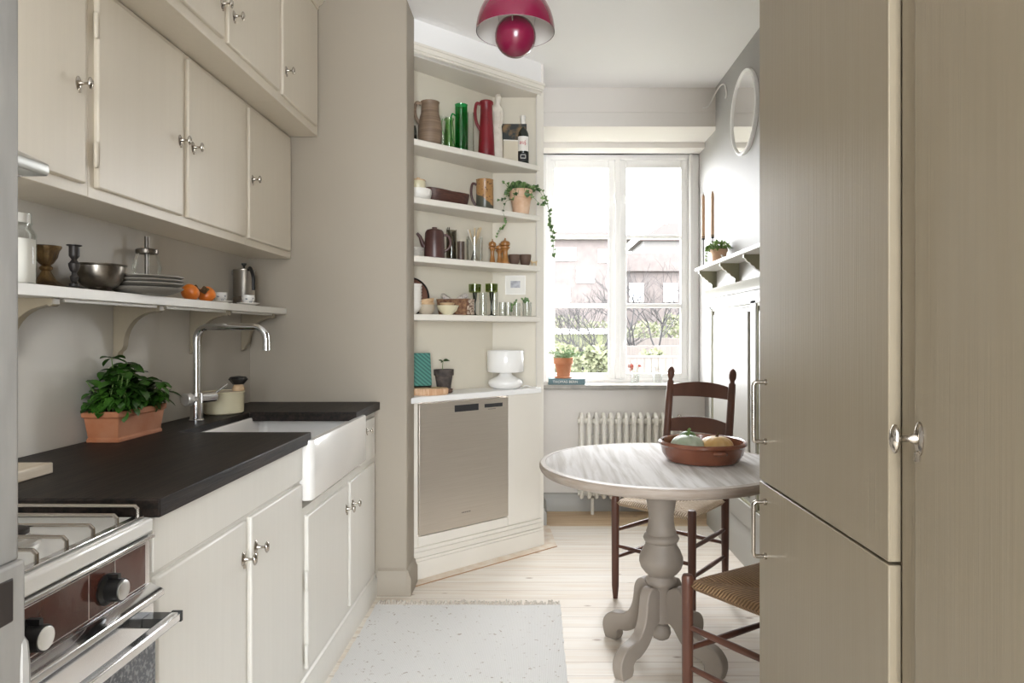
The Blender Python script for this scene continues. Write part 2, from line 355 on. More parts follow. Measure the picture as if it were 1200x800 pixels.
# ------------------------------------------------------------------ room shell
ZC=2.80; XL=-1.344; XR=1.15; YB=3.21; YA=4.37; YW=4.73; YG=4.92
struct(B(-3.0,3.2,-2.6,4.35,-.05,0).build('floor',m_floor))
struct(B(.045,1.3,4.35,4.80,-.05,0).build('floor_alcove',m_floor2))
struct(B(-3.0,3.2,-2.6,5.1,ZC,ZC+.05).build('ceiling',m_ceil))
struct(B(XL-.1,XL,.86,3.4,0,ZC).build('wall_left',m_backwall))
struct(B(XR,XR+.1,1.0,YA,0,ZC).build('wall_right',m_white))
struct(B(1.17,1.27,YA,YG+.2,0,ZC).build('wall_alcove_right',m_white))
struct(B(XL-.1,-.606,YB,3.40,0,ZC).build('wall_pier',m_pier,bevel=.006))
struct(B(.045,1.17,YW,YG+.2,0,.845).build('wall_window',m_wall))
struct(MB().box(.045,1.17,YA,4.45,2.55,ZC).box(.045,1.17,4.45,YG+.2,2.55,ZC).box(.045,1.17,YW,YG+.05,2.512,2.55).build('wall_header',m_wall))
struct(MB().box(.03,1.15,YA-.006,YA,2.64,2.652).build('trim_1',m_wall))
struct(MB().box(-.9,.045,4.03,4.2,0,ZC).box(.0,.045,3.985,YG+.2,0,ZC).build('wall_corner',m_wall))
# hall behind the camera: far left/right/back walls so bounce light is plausible
struct(B(-3.0,-2.9,-2.6,.86,0,ZC).build('wall_hall_left',m_white))
struct(B(3.1,3.2,-2.6,1.0,0,ZC).build('wall_hall_right',m_white))
struct(B(-3.0,3.2,-2.7,-2.6,0,ZC).build('wall_hall_rear',m_white))
struct(B(-3.0,-1.444,.76,.86,0,ZC).build('wall_entry_left',m_white))
struct(B(1.25,3.2,.9,1.0,0,ZC).build('wall_entry_right',m_white))
def skirt(y,flip=1):
    return [(0,0),(.02,0),(.02,.085),(.012,.10),(.012,.112),(0,.125)]
# baseboards (profile swept)
pr=[(0,0),(.022,0),(.022,.085),(.014,.10),(.012,.115),(0,.125)]
mb=MB()
b=[(x*1,z) for x,z in pr]
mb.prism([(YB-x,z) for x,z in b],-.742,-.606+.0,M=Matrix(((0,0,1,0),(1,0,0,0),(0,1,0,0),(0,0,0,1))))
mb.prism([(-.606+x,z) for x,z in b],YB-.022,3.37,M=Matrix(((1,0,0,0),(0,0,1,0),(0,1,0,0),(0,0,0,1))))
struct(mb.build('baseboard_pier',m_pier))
struct(MB().prism([(YW-x,z) for x,z in b],.045,1.13,M=Matrix(((0,0,1,0),(1,0,0,0),(0,1,0,0),(0,0,0,1)))).build('baseboard_window',m_wains))
struct(MB().prism([(.045+x*1.1,z*.9) for x,z in b],4.36,4.70,M=Matrix(((1,0,0,0),(0,0,1,0),(0,1,0,0),(0,0,0,1)))).build('baseboard_corner',m_wains))
# floor border boards round the shelf unit
A=Vector((-.616,3.40)); Bp=Vector((.03,3.97)); U=(Bp-A).normalized(); Nn=Vector((-U.y,U.x))
def loc2(s,d): p=A+U*s+Nn*d; return (p.x,p.y)
LF=(Bp-A).length
q0=loc2(-.05,-.0);q1=loc2(-.08,-.085);q2=loc2(LF+.045,-.085);q3=loc2(LF+.01,0)
mb=MB().prism([(-.60,3.375),q1,q2,q3],.0,.004).prism([q2,(.085,4.35),(.04,4.35),(.045,4.0),q3],.0,.004)
struct(mb.build('trim_2',m_thresh))
e1=loc2(-.08,-.091)
struct(MB().prism([q1,e1,loc2(LF+.045,-.091),q2],.0,.003).build('trim_3',m_edge))

# ------------------------------------------------------------------ wainscot on the right wall
y0,y1=1.64,4.40
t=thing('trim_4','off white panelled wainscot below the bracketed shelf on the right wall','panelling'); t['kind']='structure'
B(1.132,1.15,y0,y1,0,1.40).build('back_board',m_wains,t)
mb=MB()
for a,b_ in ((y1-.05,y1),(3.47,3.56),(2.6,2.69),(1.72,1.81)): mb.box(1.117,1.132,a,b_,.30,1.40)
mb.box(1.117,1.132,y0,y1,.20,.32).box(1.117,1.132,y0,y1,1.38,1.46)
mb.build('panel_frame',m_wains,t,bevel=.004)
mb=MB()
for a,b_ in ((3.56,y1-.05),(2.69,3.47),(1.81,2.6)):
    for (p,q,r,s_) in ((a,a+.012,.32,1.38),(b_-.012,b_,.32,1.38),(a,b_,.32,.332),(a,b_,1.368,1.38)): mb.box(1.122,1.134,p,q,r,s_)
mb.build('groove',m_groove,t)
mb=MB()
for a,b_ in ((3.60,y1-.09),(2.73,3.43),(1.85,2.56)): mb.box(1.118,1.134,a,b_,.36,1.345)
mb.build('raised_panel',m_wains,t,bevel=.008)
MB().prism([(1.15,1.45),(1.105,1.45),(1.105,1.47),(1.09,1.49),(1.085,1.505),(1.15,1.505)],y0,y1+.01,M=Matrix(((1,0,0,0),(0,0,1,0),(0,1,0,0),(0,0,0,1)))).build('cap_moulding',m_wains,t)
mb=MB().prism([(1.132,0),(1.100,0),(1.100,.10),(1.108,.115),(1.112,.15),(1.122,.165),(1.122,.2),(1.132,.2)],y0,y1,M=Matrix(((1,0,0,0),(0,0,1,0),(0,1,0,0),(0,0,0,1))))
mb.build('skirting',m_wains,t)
# shelf with brackets
t=thing('wall_shelf','white wall shelf on scalloped brackets above the right wainscot','shelf',(1.15,3.1,1.64))
B(-.135,0,-1.45,1.26,-.02,0).build('shelf_board',m_win,t,bevel=.003)
def scallop():
    pts=[(0,-.02),(-.118,-.02),(-.118,-.034),(-.108,-.042),(-.10,-.055),(-.088,-.06),(-.08,-.072),(-.066,-.078),(-.058,-.09),(-.044,-.096),(-.036,-.106),(-.038,-.118),(-.034,-.128),(-.024,-.133),(0,-.135)]
    return pts
XZ=Matrix(((1,0,0,0),(0,0,1,0),(0,1,0,0),(0,0,0,1)))
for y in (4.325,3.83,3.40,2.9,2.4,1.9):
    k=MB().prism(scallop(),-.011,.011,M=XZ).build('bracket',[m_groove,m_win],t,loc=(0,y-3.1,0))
    for f_ in k.data.polygons: f_.material_index=0 if abs(f_.normal.y)>.9 else 1  # flat sides olive, edges and top white
B(-.012,-.001,-1.4,1.2,-.135,-.02).build('back_rail',m_wains,t)

# ------------------------------------------------------------------ window
t=thing('window_1','white wooden casement window with six panes over the stone sill','window',(.60,YG,0)); t['kind']='structure'
fx0,fx1=.048-.6,1.17-.6
def X(px,Y=YG): return (px-VX)*Y/F-.6
def Z(py,Y=YG): return H-(py-VY)*Y/F
zt=2.512; zb=.875
mb=MB().box(fx0,X(645),-.02,.08,zb,zt).box(X(805),fx1,-.02,.08,zb,zt).box(X(645),X(805),-.02,.08,Z(188),zt).box(X(645),X(805),-.02,.08,zb,Z(443.5)).box(X(720.5),X(726.5),-.035,.08,Z(443.5),Z(188))
mb.build('window_frame',m_win,t,bevel=.004)
mb=MB().box(fx0,fx1,-.045,-.02,Z(177.5),zt).box(X(639),X(641),-.03,-.02,zb,zt).box(X(807),X(810),-.035,-.02,zb,Z(178))
mb.build('casing',m_win,t,bevel=.003)
zz=[Z(197),Z(275.5),Z(279.5),Z(355.5),Z(360.5),Z(437)]
for a,b_,c,d in ((645,650,713,720.5),(726.5,734,797.5,805)):
    mb=MB().box(X(a),X(b_),-.012,.035,Z(443.5),Z(188)).box(X(c),X(d),-.012,.035,Z(443.5),Z(188)).box(X(b_),X(c),-.012,.035,zz[0],Z(188)).box(X(b_),X(c),-.012,.035,Z(443.5),zz[5])
    mb.box(X(b_),X(c),-.006,.03,zz[2],zz[1]).box(X(b_),X(c),-.006,.03,zz[4],zz[3])
    s=mb.build('sash',m_win,t,bevel=.004)
    for i in (0,2,4): B(X(b_),X(c),.012,.016,zz[i+1],zz[i]).build('pane',m_pane,s,smooth=0)
for px,py in ((720,234),(731,234),(719,404),(731,404)):
    mb=MB().tube([(X(px),-.02,Z(py)+.03),(X(px),-.05,Z(py)+.02),(X(px)+.004,-.055,Z(py)-.035)],[.006,.007,.005],8)
    mb.box(X(px)-.01,X(px)+.01,-.02,-.012,Z(py)-.03,Z(py)+.035); mb.build('latch',m_win,t)
# sill
tag(MB().box(.047,1.168,4.655,YG-.02,.845,.875).build('window_sill',m_stone,bevel=.004),'grey stone window sill above the radiator','window sill')

# ------------------------------------------------------------------ corner shelf unit
bl0=(-.72,3.52); bc=(-.254,4.01)
t=thing('corner_shelf_unit','beige built-in diagonal corner shelving between the grey pier and the window','shelving')
mb=MB().prism([bl0,bc,(-.254,4.029),(-.74,4.029),(-.74,3.52)],.885,2.66)
mb.build('back_panel',m_unitb,t)
B(-.254,.0,4.01,4.029,.885,2.66).build('back_panel',m_unitb,t)
MB().prism([(-.618,3.405),bl0,(-.74,3.53),(-.64,3.405)],.885,2.66).build('side_panel',m_unitb,t)
MB().prism([loc2(LF-.03,.004),loc2(LF+.008,.004),(.0449,3.985),(.0449,4.01),(.012,4.01),(.012,3.985)],.0,2.63).build('post',m_unit,t,bevel=.002)
def shelfpoly(f=0.0):
    a=loc2(-.002,-f); b_=loc2(LF-.012,-f)
    return [a,loc2(LF-.06,-f),b_,(.020,3.985),(.012,4.01),bc,bl0]
SH=[2.20,1.91,1.617,1.325]
for z in SH: MB().prism(shelfpoly(.006),z-.032,z).build('shelf',m_unit,t,bevel=.006,bseg=3)
MB().prism(shelfpoly(0),2.615,2.63).build('top_panel',m_unit,t)
mb=MB()
for f0,za,zb_ in ((.0,2.612,2.632),(.006,2.632,2.642),(.012,2.642,2.666),(.017,2.666,2.678)):
    mb.prism([loc2(-.012-f0*.4,-f0),loc2(LF+f0*.9,-f0),(.03+f0,4.02),(-.2,4.02),loc2(0,.12)],za,zb_)
mb.build('cornice',m_unit,t,bevel=.003)
struct(MB().prism([loc2(-.06,.004),loc2(LF+.0,.004),(.044,4.03),(-.70,4.03),(-.70,3.45)],2.678,ZC).build('wall_above_shelves',m_ceil))
# base with dishwasher opening
def pr_on(s0,s1,d0,d1,z0,z1,mi=0,mb=None):
    return (mb or MB()).prism([loc2(s0,d0),loc2(s1,d0),loc2(s1,d1),loc2(s0,d1)],z0,z1,mi)
def s_at(px,d=0):
    k=(px-VX)/F; return (k*(A.y+d*Nn.y)-A.x-d*Nn.x)/(U.x-k*U.y)
sd0,sd1=s_at(490.5)+.0,s_at(595)
tb=thing('base_cabinet','beige diagonal base cabinet with moulded plinth around the steel dishwasher','cabinet')
pr_on(-.0,sd0-.004,.0,.14,.0,.883).build('stile',m_unit,tb,bevel=.002)
pr_on(sd1+.003,LF-.006,.0,.02,.155,.883).build('filler_panel',m_unit,tb,bevel=.003)
pr_on(sd0,sd1,.0,.02,.155,.205).build('lower_rail',m_unit,tb,bevel=.002)
mb=MB()
for d,za,zb_ in ((-.022,0,.09),(-.018,.09,.105),(-.010,.105,.125),(-.016,.125,.135),(-.012,.135,.155)): 
    mb.prism([loc2(.0,d),loc2(LF-.006-d*.5,d),loc2(LF-.006-d*.2,.012),loc2(.0,.012)],za,zb_)
mb.build('plinth',m_unit,tb,bevel=.003)
ZK=.915
tag(MB().prism([(-.604,3.30),loc2(.012,-.055),loc2(LF-.02,-.025),loc2(LF-.0,.0),(.012,4.008),(-.254,4.008),(-.715,3.518),(-.62,3.41),(-.604,3.40)],.885,ZK).build('countertop',m_win,bevel=.004),'white painted countertop over the dishwasher in the corner shelving','countertop')
t=thing('dishwasher','brushed stainless steel dishwasher built into the diagonal base cabinet','dishwasher')
pr_on(sd0,sd1,-.006,.012,.212,.872).build('door_panel',m_steel,t,bevel=.002)
pr_on(sd0+.01,sd1-.01,.014,.10,.21,.87).build('body',m_rubber,t)
pr_on(s_at(532),s_at(560),-.0068,-.0045,.817,.852).build('handle_recess',m_rubber,t)
pr_on(s_at(567),s_at(588),-.0068,-.0045,.826,.846).build('display',m_rubber,t)
pr_on(s_at(571),s_at(580),-.0068,-.0045,.815,.818).build('button',m_knife,t)
Mt=Matrix(((U.x,0,-Nn.x,0),(U.y,0,-Nn.y,0),(0,1,0,0),(0,0,0,1)))
c=loc2((s_at(540)+s_at(551))/2,-.0065)
mk=MB()
for i in range(6): mk.box(-.028+i*.0098,-.028+i*.0098+.0068,-.003,.003,-.0003,.0004,M=tr(c[0],c[1],.285)@Mt)
mk.build('badge',m_knife,t)

# ------------------------------------------------------------------ handles
def knob_mesh(mb,M):
    # local +Z = outwards
    mb.lathe([(0,0),(.0095,0),(.0095,.002),(.007,.0045),(.0045,.006),(0,.006)],16,M@Matrix.Diagonal((1,1.9,1,1)))
    mb.lathe([(0,0),(.0062,0),(.0055,.010),(.0035,.013),(.0032,.024),(.0055,.028),(.0055,.030),(0,.030)],14,M)
    mb.lathe([(0,.026),(.009,.027),(.0135,.030),(.0135,.0325),(.009,.036),(0,.037)],20,M@Matrix.Diagonal((.62,1.12,1,1)))
    mb.box(-.002,.002,-.024,-.014,.002,.007,M=M)
OUT_R=Matrix(((0,0,1,0),(1,0,0,0),(0,1,0,0),(0,0,0,1)))   # local z-> +X, local y-> Z, local x -> Y
OUT_L=Matrix(((0,0,-1,0),(-1,0,0,0),(0,1,0,0),(0,0,0,1)))
def knob(parent,x,y,z,out=OUT_R,s=1.0,mat=None):
    mb=MB(); knob_mesh(mb,Matrix.Translation((x,y,z))@out@Matrix.Scale(s,4)); return mb.build('knob',mat or m_nickel,parent)

def door(parent,x,y0,y1,z0,z1,mat,th=.020,name='door',out=1):
    x0,x1=(x-th,x) if out>0 else (x,x+th)
    return B(x0,x1,y0,y1,z0,z1).build(name,mat,parent,bevel=.0045)
def hinge(parent,x,y,z,mat):
    return MB().tube([(x,y,z-.034),(x,y,z-.030),(x,y,z+.030),(x,y,z+.034)],[.003,.0062,.0062,.003],10).build('hinge',mat,parent)
# wall cabinets, lower tier
XC=-1.150; XD=-1.137
def wcab(label,y0,y1,doors,x0,xc,z0,z1,zd0,zd1,knobz,hinges=()):
    t=thing('wall_cabinet',label,'cabinet',group='wall cabinets over the left worktop')
    mb=MB().box(x0+.001,xc,y0,y1,z0,z1); mb.build('body',m_cab,t,bevel=.002)
    for (a,b_,ky) in doors:
        d=door(t,xc+.013,a,b_,zd0,zd1,m_cab)
        if ky: knob(d,xc+.013,ky,knobz)
        for hy in hinges:
            if abs(hy-a)<.02:
                for hz in (zd1-.10,zd0+.085): hinge(d,xc+.010,a-.006,hz,m_cab)
    return t
ZL0,ZL1=1.578,2.145
wcab('beige wall cabinet door at far left above the glass flour jar',1.27,1.752,[(1.285,1.728,1.695)],XL,XC,ZL0,ZL1,1.607,2.128,1.85)
wcab('beige two-door wall cabinet with meeting knobs above the plates and metal-tubed jar',1.752,2.70,[(1.776,2.205,2.18),(2.236,2.684,2.262)],XL,XC,ZL0,ZL1,1.607,2.128,1.845,(1.772,))
wcab('narrow single-door wall cabinet beside the grey pier above the coffee pot',2.70,3.205,[(2.712,3.168,2.735)],XL,XC,ZL0,ZL1,1.607,2.128,1.845)
ZU=2.15
for lab,y0,y1,ds in (('upper tier beige two-door cabinet with paired knobs at the ceiling',1.752,2.715,[(1.765,2.222,2.198),(2.250,2.700,2.285)]),
                     ('upper tier single-door cabinet nearest the grey pier at the ceiling',2.715,3.205,[(2.732,3.165,2.76)]),
                     ('upper tier cabinet nearest the camera, its underside above the far left door',1.27,1.752,[(1.285,1.745,None)])):
    wcab(lab,y0,y1,ds,XL,-1.024,ZU,2.745,2.185,2.72,2.29)
struct(MB().prism([(-1.344,2.745),(-1.02,2.745),(-1.02,2.76),(-1.0,2.775),(-.99,2.80),(-1.344,2.80)],1.2,3.205,M=XZ).build('trim_5',m_cab))
# range hood visor
t=thing('range_hood','grey metal range hood visor jutting out at the far left','range hood',(-1.1,1.12,1.56))
MB().prism([(-.235,.075),(-.235,-.012),(.095,-.008),(.10,.0),(.098,.016),(-.03,.075)],-.27,.285,M=XZ).build('visor',m_hood,t,bevel=.002)
MB().prism([(-.2,-.012),(.06,-.010),(.06,-.014),(-.2,-.016)],-.24,.26,M=XZ).build('filter',m_knife,t)

# left open shelf
t=thing('open_shelf','long cream open shelf on curved brackets over the worktop','shelf',(XL,2.2,1.345))
B(.001,.172,-1.0,1.008,-.028,0).build('shelf_board',m_base,t,bevel=.002)
arc=[(.045+.10*math.sin(a),-.135+.10*(1-math.cos(a))) for a in [i*PI/2/8 for i in range(9)]]
bp=[(0.001,-.028),(.150,-.028),(.150,-.045),(.142,-.050),(.135,-.046)]+[(.035+.095*(1-math.cos(a))*1.0, -.050-.105*(1-math.sin(a))) for a in [PI/2-i*PI/2/9 for i in range(1,10)]]+[(.030,-.168),(.020,-.176),(.016,-.190),(.001,-.198)]
for y in (1.70,2.18,2.66,3.12):
    k=MB().prism(bp,-.014,.014,M=XZ).build('bracket',m_tall,t,loc=(0,y-2.2,0),bevel=.002)
for a,b_ in ((1.72,2.165),(2.2,2.645),(2.68,3.105)):
    tag(B(-1.226,-1.200,a+.02,b_,1.309,1.3168).build('strip_light',m_base,bevel=.001),{1.72:'slim white strip light under the shelf, nearest the camera',2.2:'slim white strip light under the shelf, the middle of three',2.68:'slim white strip light under the shelf, behind the tap'}[a],'strip light','strip lights under the open shelf')

# ------------------------------------------------------------------ worktop and base cabinets
XF=-.7325
mb=MB().prism([(XL+.002,1.33),(XF,1.33),(XF,2.228),(-1.17,2.228),(-1.17,2.785),(XF,2.785),(XF,3.207),(XL+.002,3.207)],.870,.907)
tag(mb.build('worktop',m_work,bevel=.003),'black stained wooden worktop running along the left wall with a sink cut-out','worktop')
XB=-.758
t=thing('base_cabinet','off white two-door base cabinet between the cooker and the sink','cabinet',group='left base cabinets')
B(XL+.001,XB,1.335,2.19,.10,.869).build('body',m_base,t)
B(XB,XB+.010,1.335,2.188,.76,.869).build('top_rail',m_base,t,bevel=.002)
d=door(t,XB+.013,1.345,1.757,.128,.748,m_base,.02); knob(d,XB+.013,1.735,.655)
d=door(t,XB+.013,1.790,2.180,.128,.748,m_base,.02); knob(d,XB+.013,1.812,.662)
t2=thing('base_cabinet','off white base cabinet under the ceramic sink, two doors and a small drawer','cabinet',group='left base cabinets')
B(XL+.001,XB,2.19,3.207,.10,.66).build('body',m_base,t2)
B(XL+.001,XB,2.90,3.205,.66,.869).build('body',m_base,t2)
d=door(t2,XB+.013,2.235,2.705,.128,.632,m_base,.02); knob(d,XB+.013,2.68,.54)
d=door(t2,XB+.013,2.745,3.16,.128,.632,m_base,.02); knob(d,XB+.013,2.77,.54)
for z in (.18,.42): hinge(t2,XB+.010,2.225,z,m_base)
d=B(XB,XB+.013,2.91,3.16,.66,.845).build('drawer',m_base,t2,bevel=.004); knob(d,XB+.013,3.0,.80,s=.8)
mb=MB().prism([(-.79,0),(-.742,0),(-.742,.07),(-.752,.085),(-.752,.098),(-.765,.112),(-.79,.118)],1.336,3.205,M=XZ)
tag(mb.build('plinth',m_base),'moulded off white plinth running under the left base cabinets','plinth')
# sink
t=thing('farmhouse_sink','white ceramic apron-front sink set below the worktop','sink',(-.95,2.525,.69))
def rr(x0,x1,y0,y1,r,n=5):
    out=[]
    for cx,cy,a0 in ((x1-r,y1-r,0),(x0+r,y1-r,90),(x0+r,y0+r,180),(x1-r,y0+r,270)):
        for i in range(n+1):
            a=math.radians(a0+90*i/n); out.append((cx+r*math.cos(a),cy+r*math.sin(a)))
    return out
def loft(rings,mb=None,cap0=False,cap1=False,mi=0):
    mb=mb or MB(); vs=[]; n=len(rings[0][0])
    for pts,z in rings: vs += [(p[0],p[1],z) for p in pts]
    fs=[]
    for i in range(len(rings)-1):
        for k in range(n): fs.append((i*n+k,i*n+(k+1)%n,(i+1)*n+(k+1)%n,(i+1)*n+k))
    if cap0: fs.append(tuple(range(n))[::-1])
    if cap1: fs.append(tuple((len(rings)-1)*n+k for k in range(n)))
    return mb.add(vs,fs,mi)
ox0,ox1,oy0,oy1=-.232,.235,-.333,.368
rings=[(rr(ox0+.004,ox1-.006,oy0+.004,oy1-.004,.02),0),(rr(ox0,ox1,oy0,oy1,.022),.008),(rr(ox0,ox1,oy0,oy1,.022),.188),(rr(ox0+.003,ox1-.003,oy0+.003,oy1-.003,.02),.194),
 (rr(ox0+.022,ox1-.022,oy0+.022,oy1-.022,.03),.194),(rr(ox0+.026,ox1-.026,oy0+.026,oy1-.026,.03),.188),(rr(ox0+.03,ox1-.03,oy0+.03,oy1-.03,.035),.05),(rr(ox0+.06,ox1-.06,oy0+.06,oy1-.06,.05),.022)]
loft(rings,cap0=True,cap1=True).build('basin',m_ceram,t,smooth=50)
MB().lathe([(0,.023),(.04,.023),(.04,.027),(.03,.027),(.026,.0245),(0,.0245)],24).build('drain',m_chrome,t)

# faucet
t=thing('kitchen_tap','chrome square-necked kitchen tap standing behind the sink','tap',(-1.243,2.50,.907))
MB().lathe([(0,0),(.026,0),(.026,.006),(.022,.01),(.021,.058),(.021,.10),(.019,.104),(0,.104)],28).build('base',m_chrome,t)
# mixer barrel runs along X towards the room, slightly turned
dv=Vector((-.35,-.94,0)).normalized()
a=Vector((0,0,.083))
MB().tube([a-dv*.088,a-dv*.083,a+dv*.022,a+dv*.026],[.014,.0185,.0185,.0175],22).build('mixer_body',m_chrome,t)
dvb=-dv
MB().tube([a+dv*.027,a+dv*.029,a+dv*.050,a+dv*.052],[.020,.0225,.0225,.0205],22).build('end_knob',m_silver,t)
MB().tube([a-dv*.078+Vector((0,0,.008)),a-dv*.105+Vector((0,0,.022)),a-dv*.145+Vector((0,0,.042))],[.005,.0045,.005],10).build('lever',m_chrome,t)
sp=Vector((.97,-.06,0)).normalized()
ht=.345
pts=[(0,0,.1),(0,0,ht-.05)]+[(sp*(.045*(1-math.cos(q)))+Vector((0,0,ht-.045+.045*math.sin(q)))) for q in [i*PI/2/6 for i in range(1,7)]]
L_=.262
pts+= [sp*(L_-.045)+Vector((0,0,ht))]+[(sp*(L_-.045+.045*math.sin(q))+Vector((0,0,ht-.045+.045*math.cos(q)))) for q in [i*PI/2/6 for i in range(1,7)]]
pts+=[sp*L_+Vector((0,0,ht-.085))]
MB().tube(pts,.0125,20).build('spout',m_chrome,t)

# enamel pot with brush
t=thing('enamel_pot','small cream enamel pot behind the tap','pot',(-1.252,2.74,.907))
prof=[(0,0),(.066,0),(.074,.006),(.077,.084),(.0795,.087),(.0765,.090),(.074,.086),(.072,.01),(0,.008)]
MB().lathe(prof,36).build('body',m_cream,t)
MB().lathe([(0,.082),(.072,.082),(.072,.088),(0,.089)],30).build('lid',m_woodp,t)
t=thing('scrubbing_brush','round wooden scrubbing brush with black bristles lying on the enamel pot','brush',(-1.205,2.765,.997))
Mx=rot('X',180)@rot('Y',8)
MB().lathe([(0,0),(.022,0),(.024,.01),(.018,.022),(.010,.028),(0,.028)],20,tr(0,0,.0)).build('handle',m_wood,t)
MB().lathe([(0,.026),(.020,.026),(.036,.046),(.028,.056),(0,.060)],24,rf=lambda a,z:1+.06*math.sin(9*a)).build('bristles',m_black,t)

# planter with basil
t=thing('terracotta_planter','rectangular terracotta planter of basil on the black worktop','planter',(-1.275,2.125,.907),0)
def frus(x,y,x2,y2,z0,z1): return [([( -x,-y),(x,-y),(x,y),(-x,y)],z0),([(-x2,-y2),(x2,-y2),(x2,y2),(-x2,y2)],z1)]
loft([([(-.048,-.118),(.048,-.118),(.048,.118),(-.048,.118)],0),([(-.048,-.118),(.048,-.118),(.048,.118),(-.048,.118)],.010),([(-.045,-.115),(.045,-.115),(.045,.115),(-.045,.115)],.013),
 ([(-.051,-.124),(.051,-.124),(.051,.124),(-.051,.124)],.072),([(-.055,-.130),(.055,-.130),(.055,.130),(-.055,.130)],.075),([(-.056,-.131),(.056,-.131),(.056,.131),(-.056,.131)],.092),
 ([(-.046,-.121),(.046,-.121),(.046,.121),(-.046,.121)],.092),([(-.044,-.118),(.044,-.118),(.044,.118),(-.044,.118)],.07)],cap0=True,cap1=True).build('trough',m_terra,t,bevel=.002)
B(-.045,.045,-.118,.118,.069,.078).build('soil',m_soil,t)
rnd=random.Random(3)
mb=MB(); ms=MB()
for i in range(46):
    bx,by=rnd.uniform(-.035,.035),rnd.uniform(-.105,.105)
    ang=rnd.uniform(0,2*PI); sp_=rnd.uniform(.1,1)
    hgt=rnd.uniform(.06,.185)*(1-.35*abs(by)/.12)
    tip=Vector((bx*1.6+.045*sp_*math.cos(ang),by*1.12+.035*sp_*math.sin(ang),.078+hgt))
    if tip.x<-.058: tip.x=-.055
    ms.tube([(bx,by,.076),((bx+tip.x)/2,(by+tip.y)/2,.076+hgt*.6),tip],.0016,5)
    for lvl in (1.0,.62):
        c=Vector((bx,by,.078)).lerp(tip,lvl)
        for k in range(4 if lvl==1 else 4):
            a=ang+k*PI/2+rnd.uniform(-.3,.3); el=rnd.uniform(-.45,.35)
            d=Vector((math.cos(a)*math.cos(el),math.sin(a)*math.cos(el),math.sin(el)))
            L1=rnd.uniform(.032,.056)
            if c.x+d.x*L1<-.066: continue
            mb.leaf(c,d,(rnd.uniform(-.2,.2),rnd.uniform(-.2,.2),1),L1,L1*.62,curl=.35,shape=(0,.62,.95,1,.75,0))
for i in range(40):   # leaves hanging over the rim
    by=rnd.uniform(-.12,.12); c=Vector((rnd.uniform(.02,.05),by,rnd.uniform(.09,.13))); a=rnd.uniform(-1.2,1.2)
    mb.leaf(c,(math.cos(a),math.sin(a),rnd.uniform(-.9,.1)),(0,0,1),rnd.uniform(.03,.045),.026,curl=.3,shape=(0,.62,.95,1,.75,0))
for i in range(24):
    c=Vector((rnd.uniform(-.04,.04),rnd.uniform(-.125,-.10),rnd.uniform(.09,.15))); a=rnd.uniform(-2.6,-.5)
    mb.leaf(c,(math.cos(a)*.5,math.sin(a),rnd.uniform(-.5,.3)),(0,0,1),rnd.uniform(.028,.04),.026,curl=.3,shape=(0,.62,.95,1,.75,0))
mb.build('foliage',m_basil,t,smooth=80); ms.build('stems',m_stem,t)

# cutting board
tag(B(-1.31,-1.113,1.365,1.575,.907,.932).build('cutting_board',m_woodp,bevel=.003),'pale wooden cutting board lying on the near end of the worktop','cutting board')

# ------------------------------------------------------------------ cooker
t=thing('gas_cooker','white enamel gas cooker with brown tiled control panel and chrome trim','cooker',(-1.03,1.0,0))
cy0,cy1=-.30,.31
def cb(x0,x1,y0,y1,z0,z1,name,mat,bevel=.003,par=None): return B(x0,x1,y0,y1,z0,z1).build(name,mat,par or t,bevel=bevel)
cb(-.30,.285,cy0,cy1,.05,.848,'body',m_enamel)
cb(-.305,.297,cy0,cy1,.848,.878,'hob',m_enamel,.006)
cb(.270,.285,cy0+.02,cy1-.012,.880,.884,'chrome_edge',m_chrome,.001)
for i in range(4):
    pass
zp0,zp1=.752,.838
cb(.285,.290,cy0,cy1-.002,zp0-.006,zp1+.008,'panel_frame',m_chrome,.001)
cb(.290,.2925,cy0+.006,cy1-.02,zp0,zp1,'tile_panel',m_tile,.001)
mb=MB()
for yy in (-.10,.125,.195): mb.box(.2925,.2930,yy,yy+.0018,zp0+.004,zp1-.004)
mb.box(.2925,.2930,cy0,cy1-.022,zp1-.006,zp1-.0045).box(.2925,.2930,cy0,cy1-.022,zp0+.004,zp0+.0055)
mb.build('tile_joint',m_silver,t)
cb(.285,.300,cy0,cy1,.838,.846,'upper_trim',m_chrome,.002)
MB().prism([(.28,.752),(.292,.752),(.318,.740),(.318,.729),(.305,.722),(.28,.722)],cy0,cy1+.0,M=XZ).build('chrome_ledge',m_chrome,t,bevel=.002)
for yy in (.170,-.015,-.2):
    k=MB()
    Mk=tr(.2925,yy,.790)@OUT_R
    k.lathe([(0,0),(.026,0),(.026,.004),(.020,.008),(.019,.030),(0,.030)],28,Mk,rf=lambda a,z:1+.03*math.sin(14*a)).box(-.004,.004,.010,.028,.004,.024,M=Mk)
    ko=k.build('control_knob',m_black,t)
    MB().lathe([(0,.030),(.0165,.030),(.0165,.032),(.014,.0335),(0,.0335)],24,Mk).build('knob_cap',m_enamel if yy<0 else m_silver,ko)
# oven door
dn=cb(.285,.300,cy0+.01,cy1-.004,.12,.722,'oven_door',m_chrome,.003)
B(.300,.303,cy0+.03,cy1-.006,.22,.665).build('oven_window',m_ovengl,dn)
hb=MB().box(.336,.354,cy0+.03,cy1-.008,.682,.700); hb.build('handle_bar',m_chrome,dn,bevel=.003)
MB().box(.300,.338,cy1-.045,cy1-.012,.682,.700).box(.336,.3555,cy1-.012,cy1-.005,.681,.701).build('handle_bracket',m_black,dn,bevel=.001)
B(.300,.338,cy0+.03,cy0+.06,.682,.700).build('handle_bracket',m_black,dn,bevel=.001)
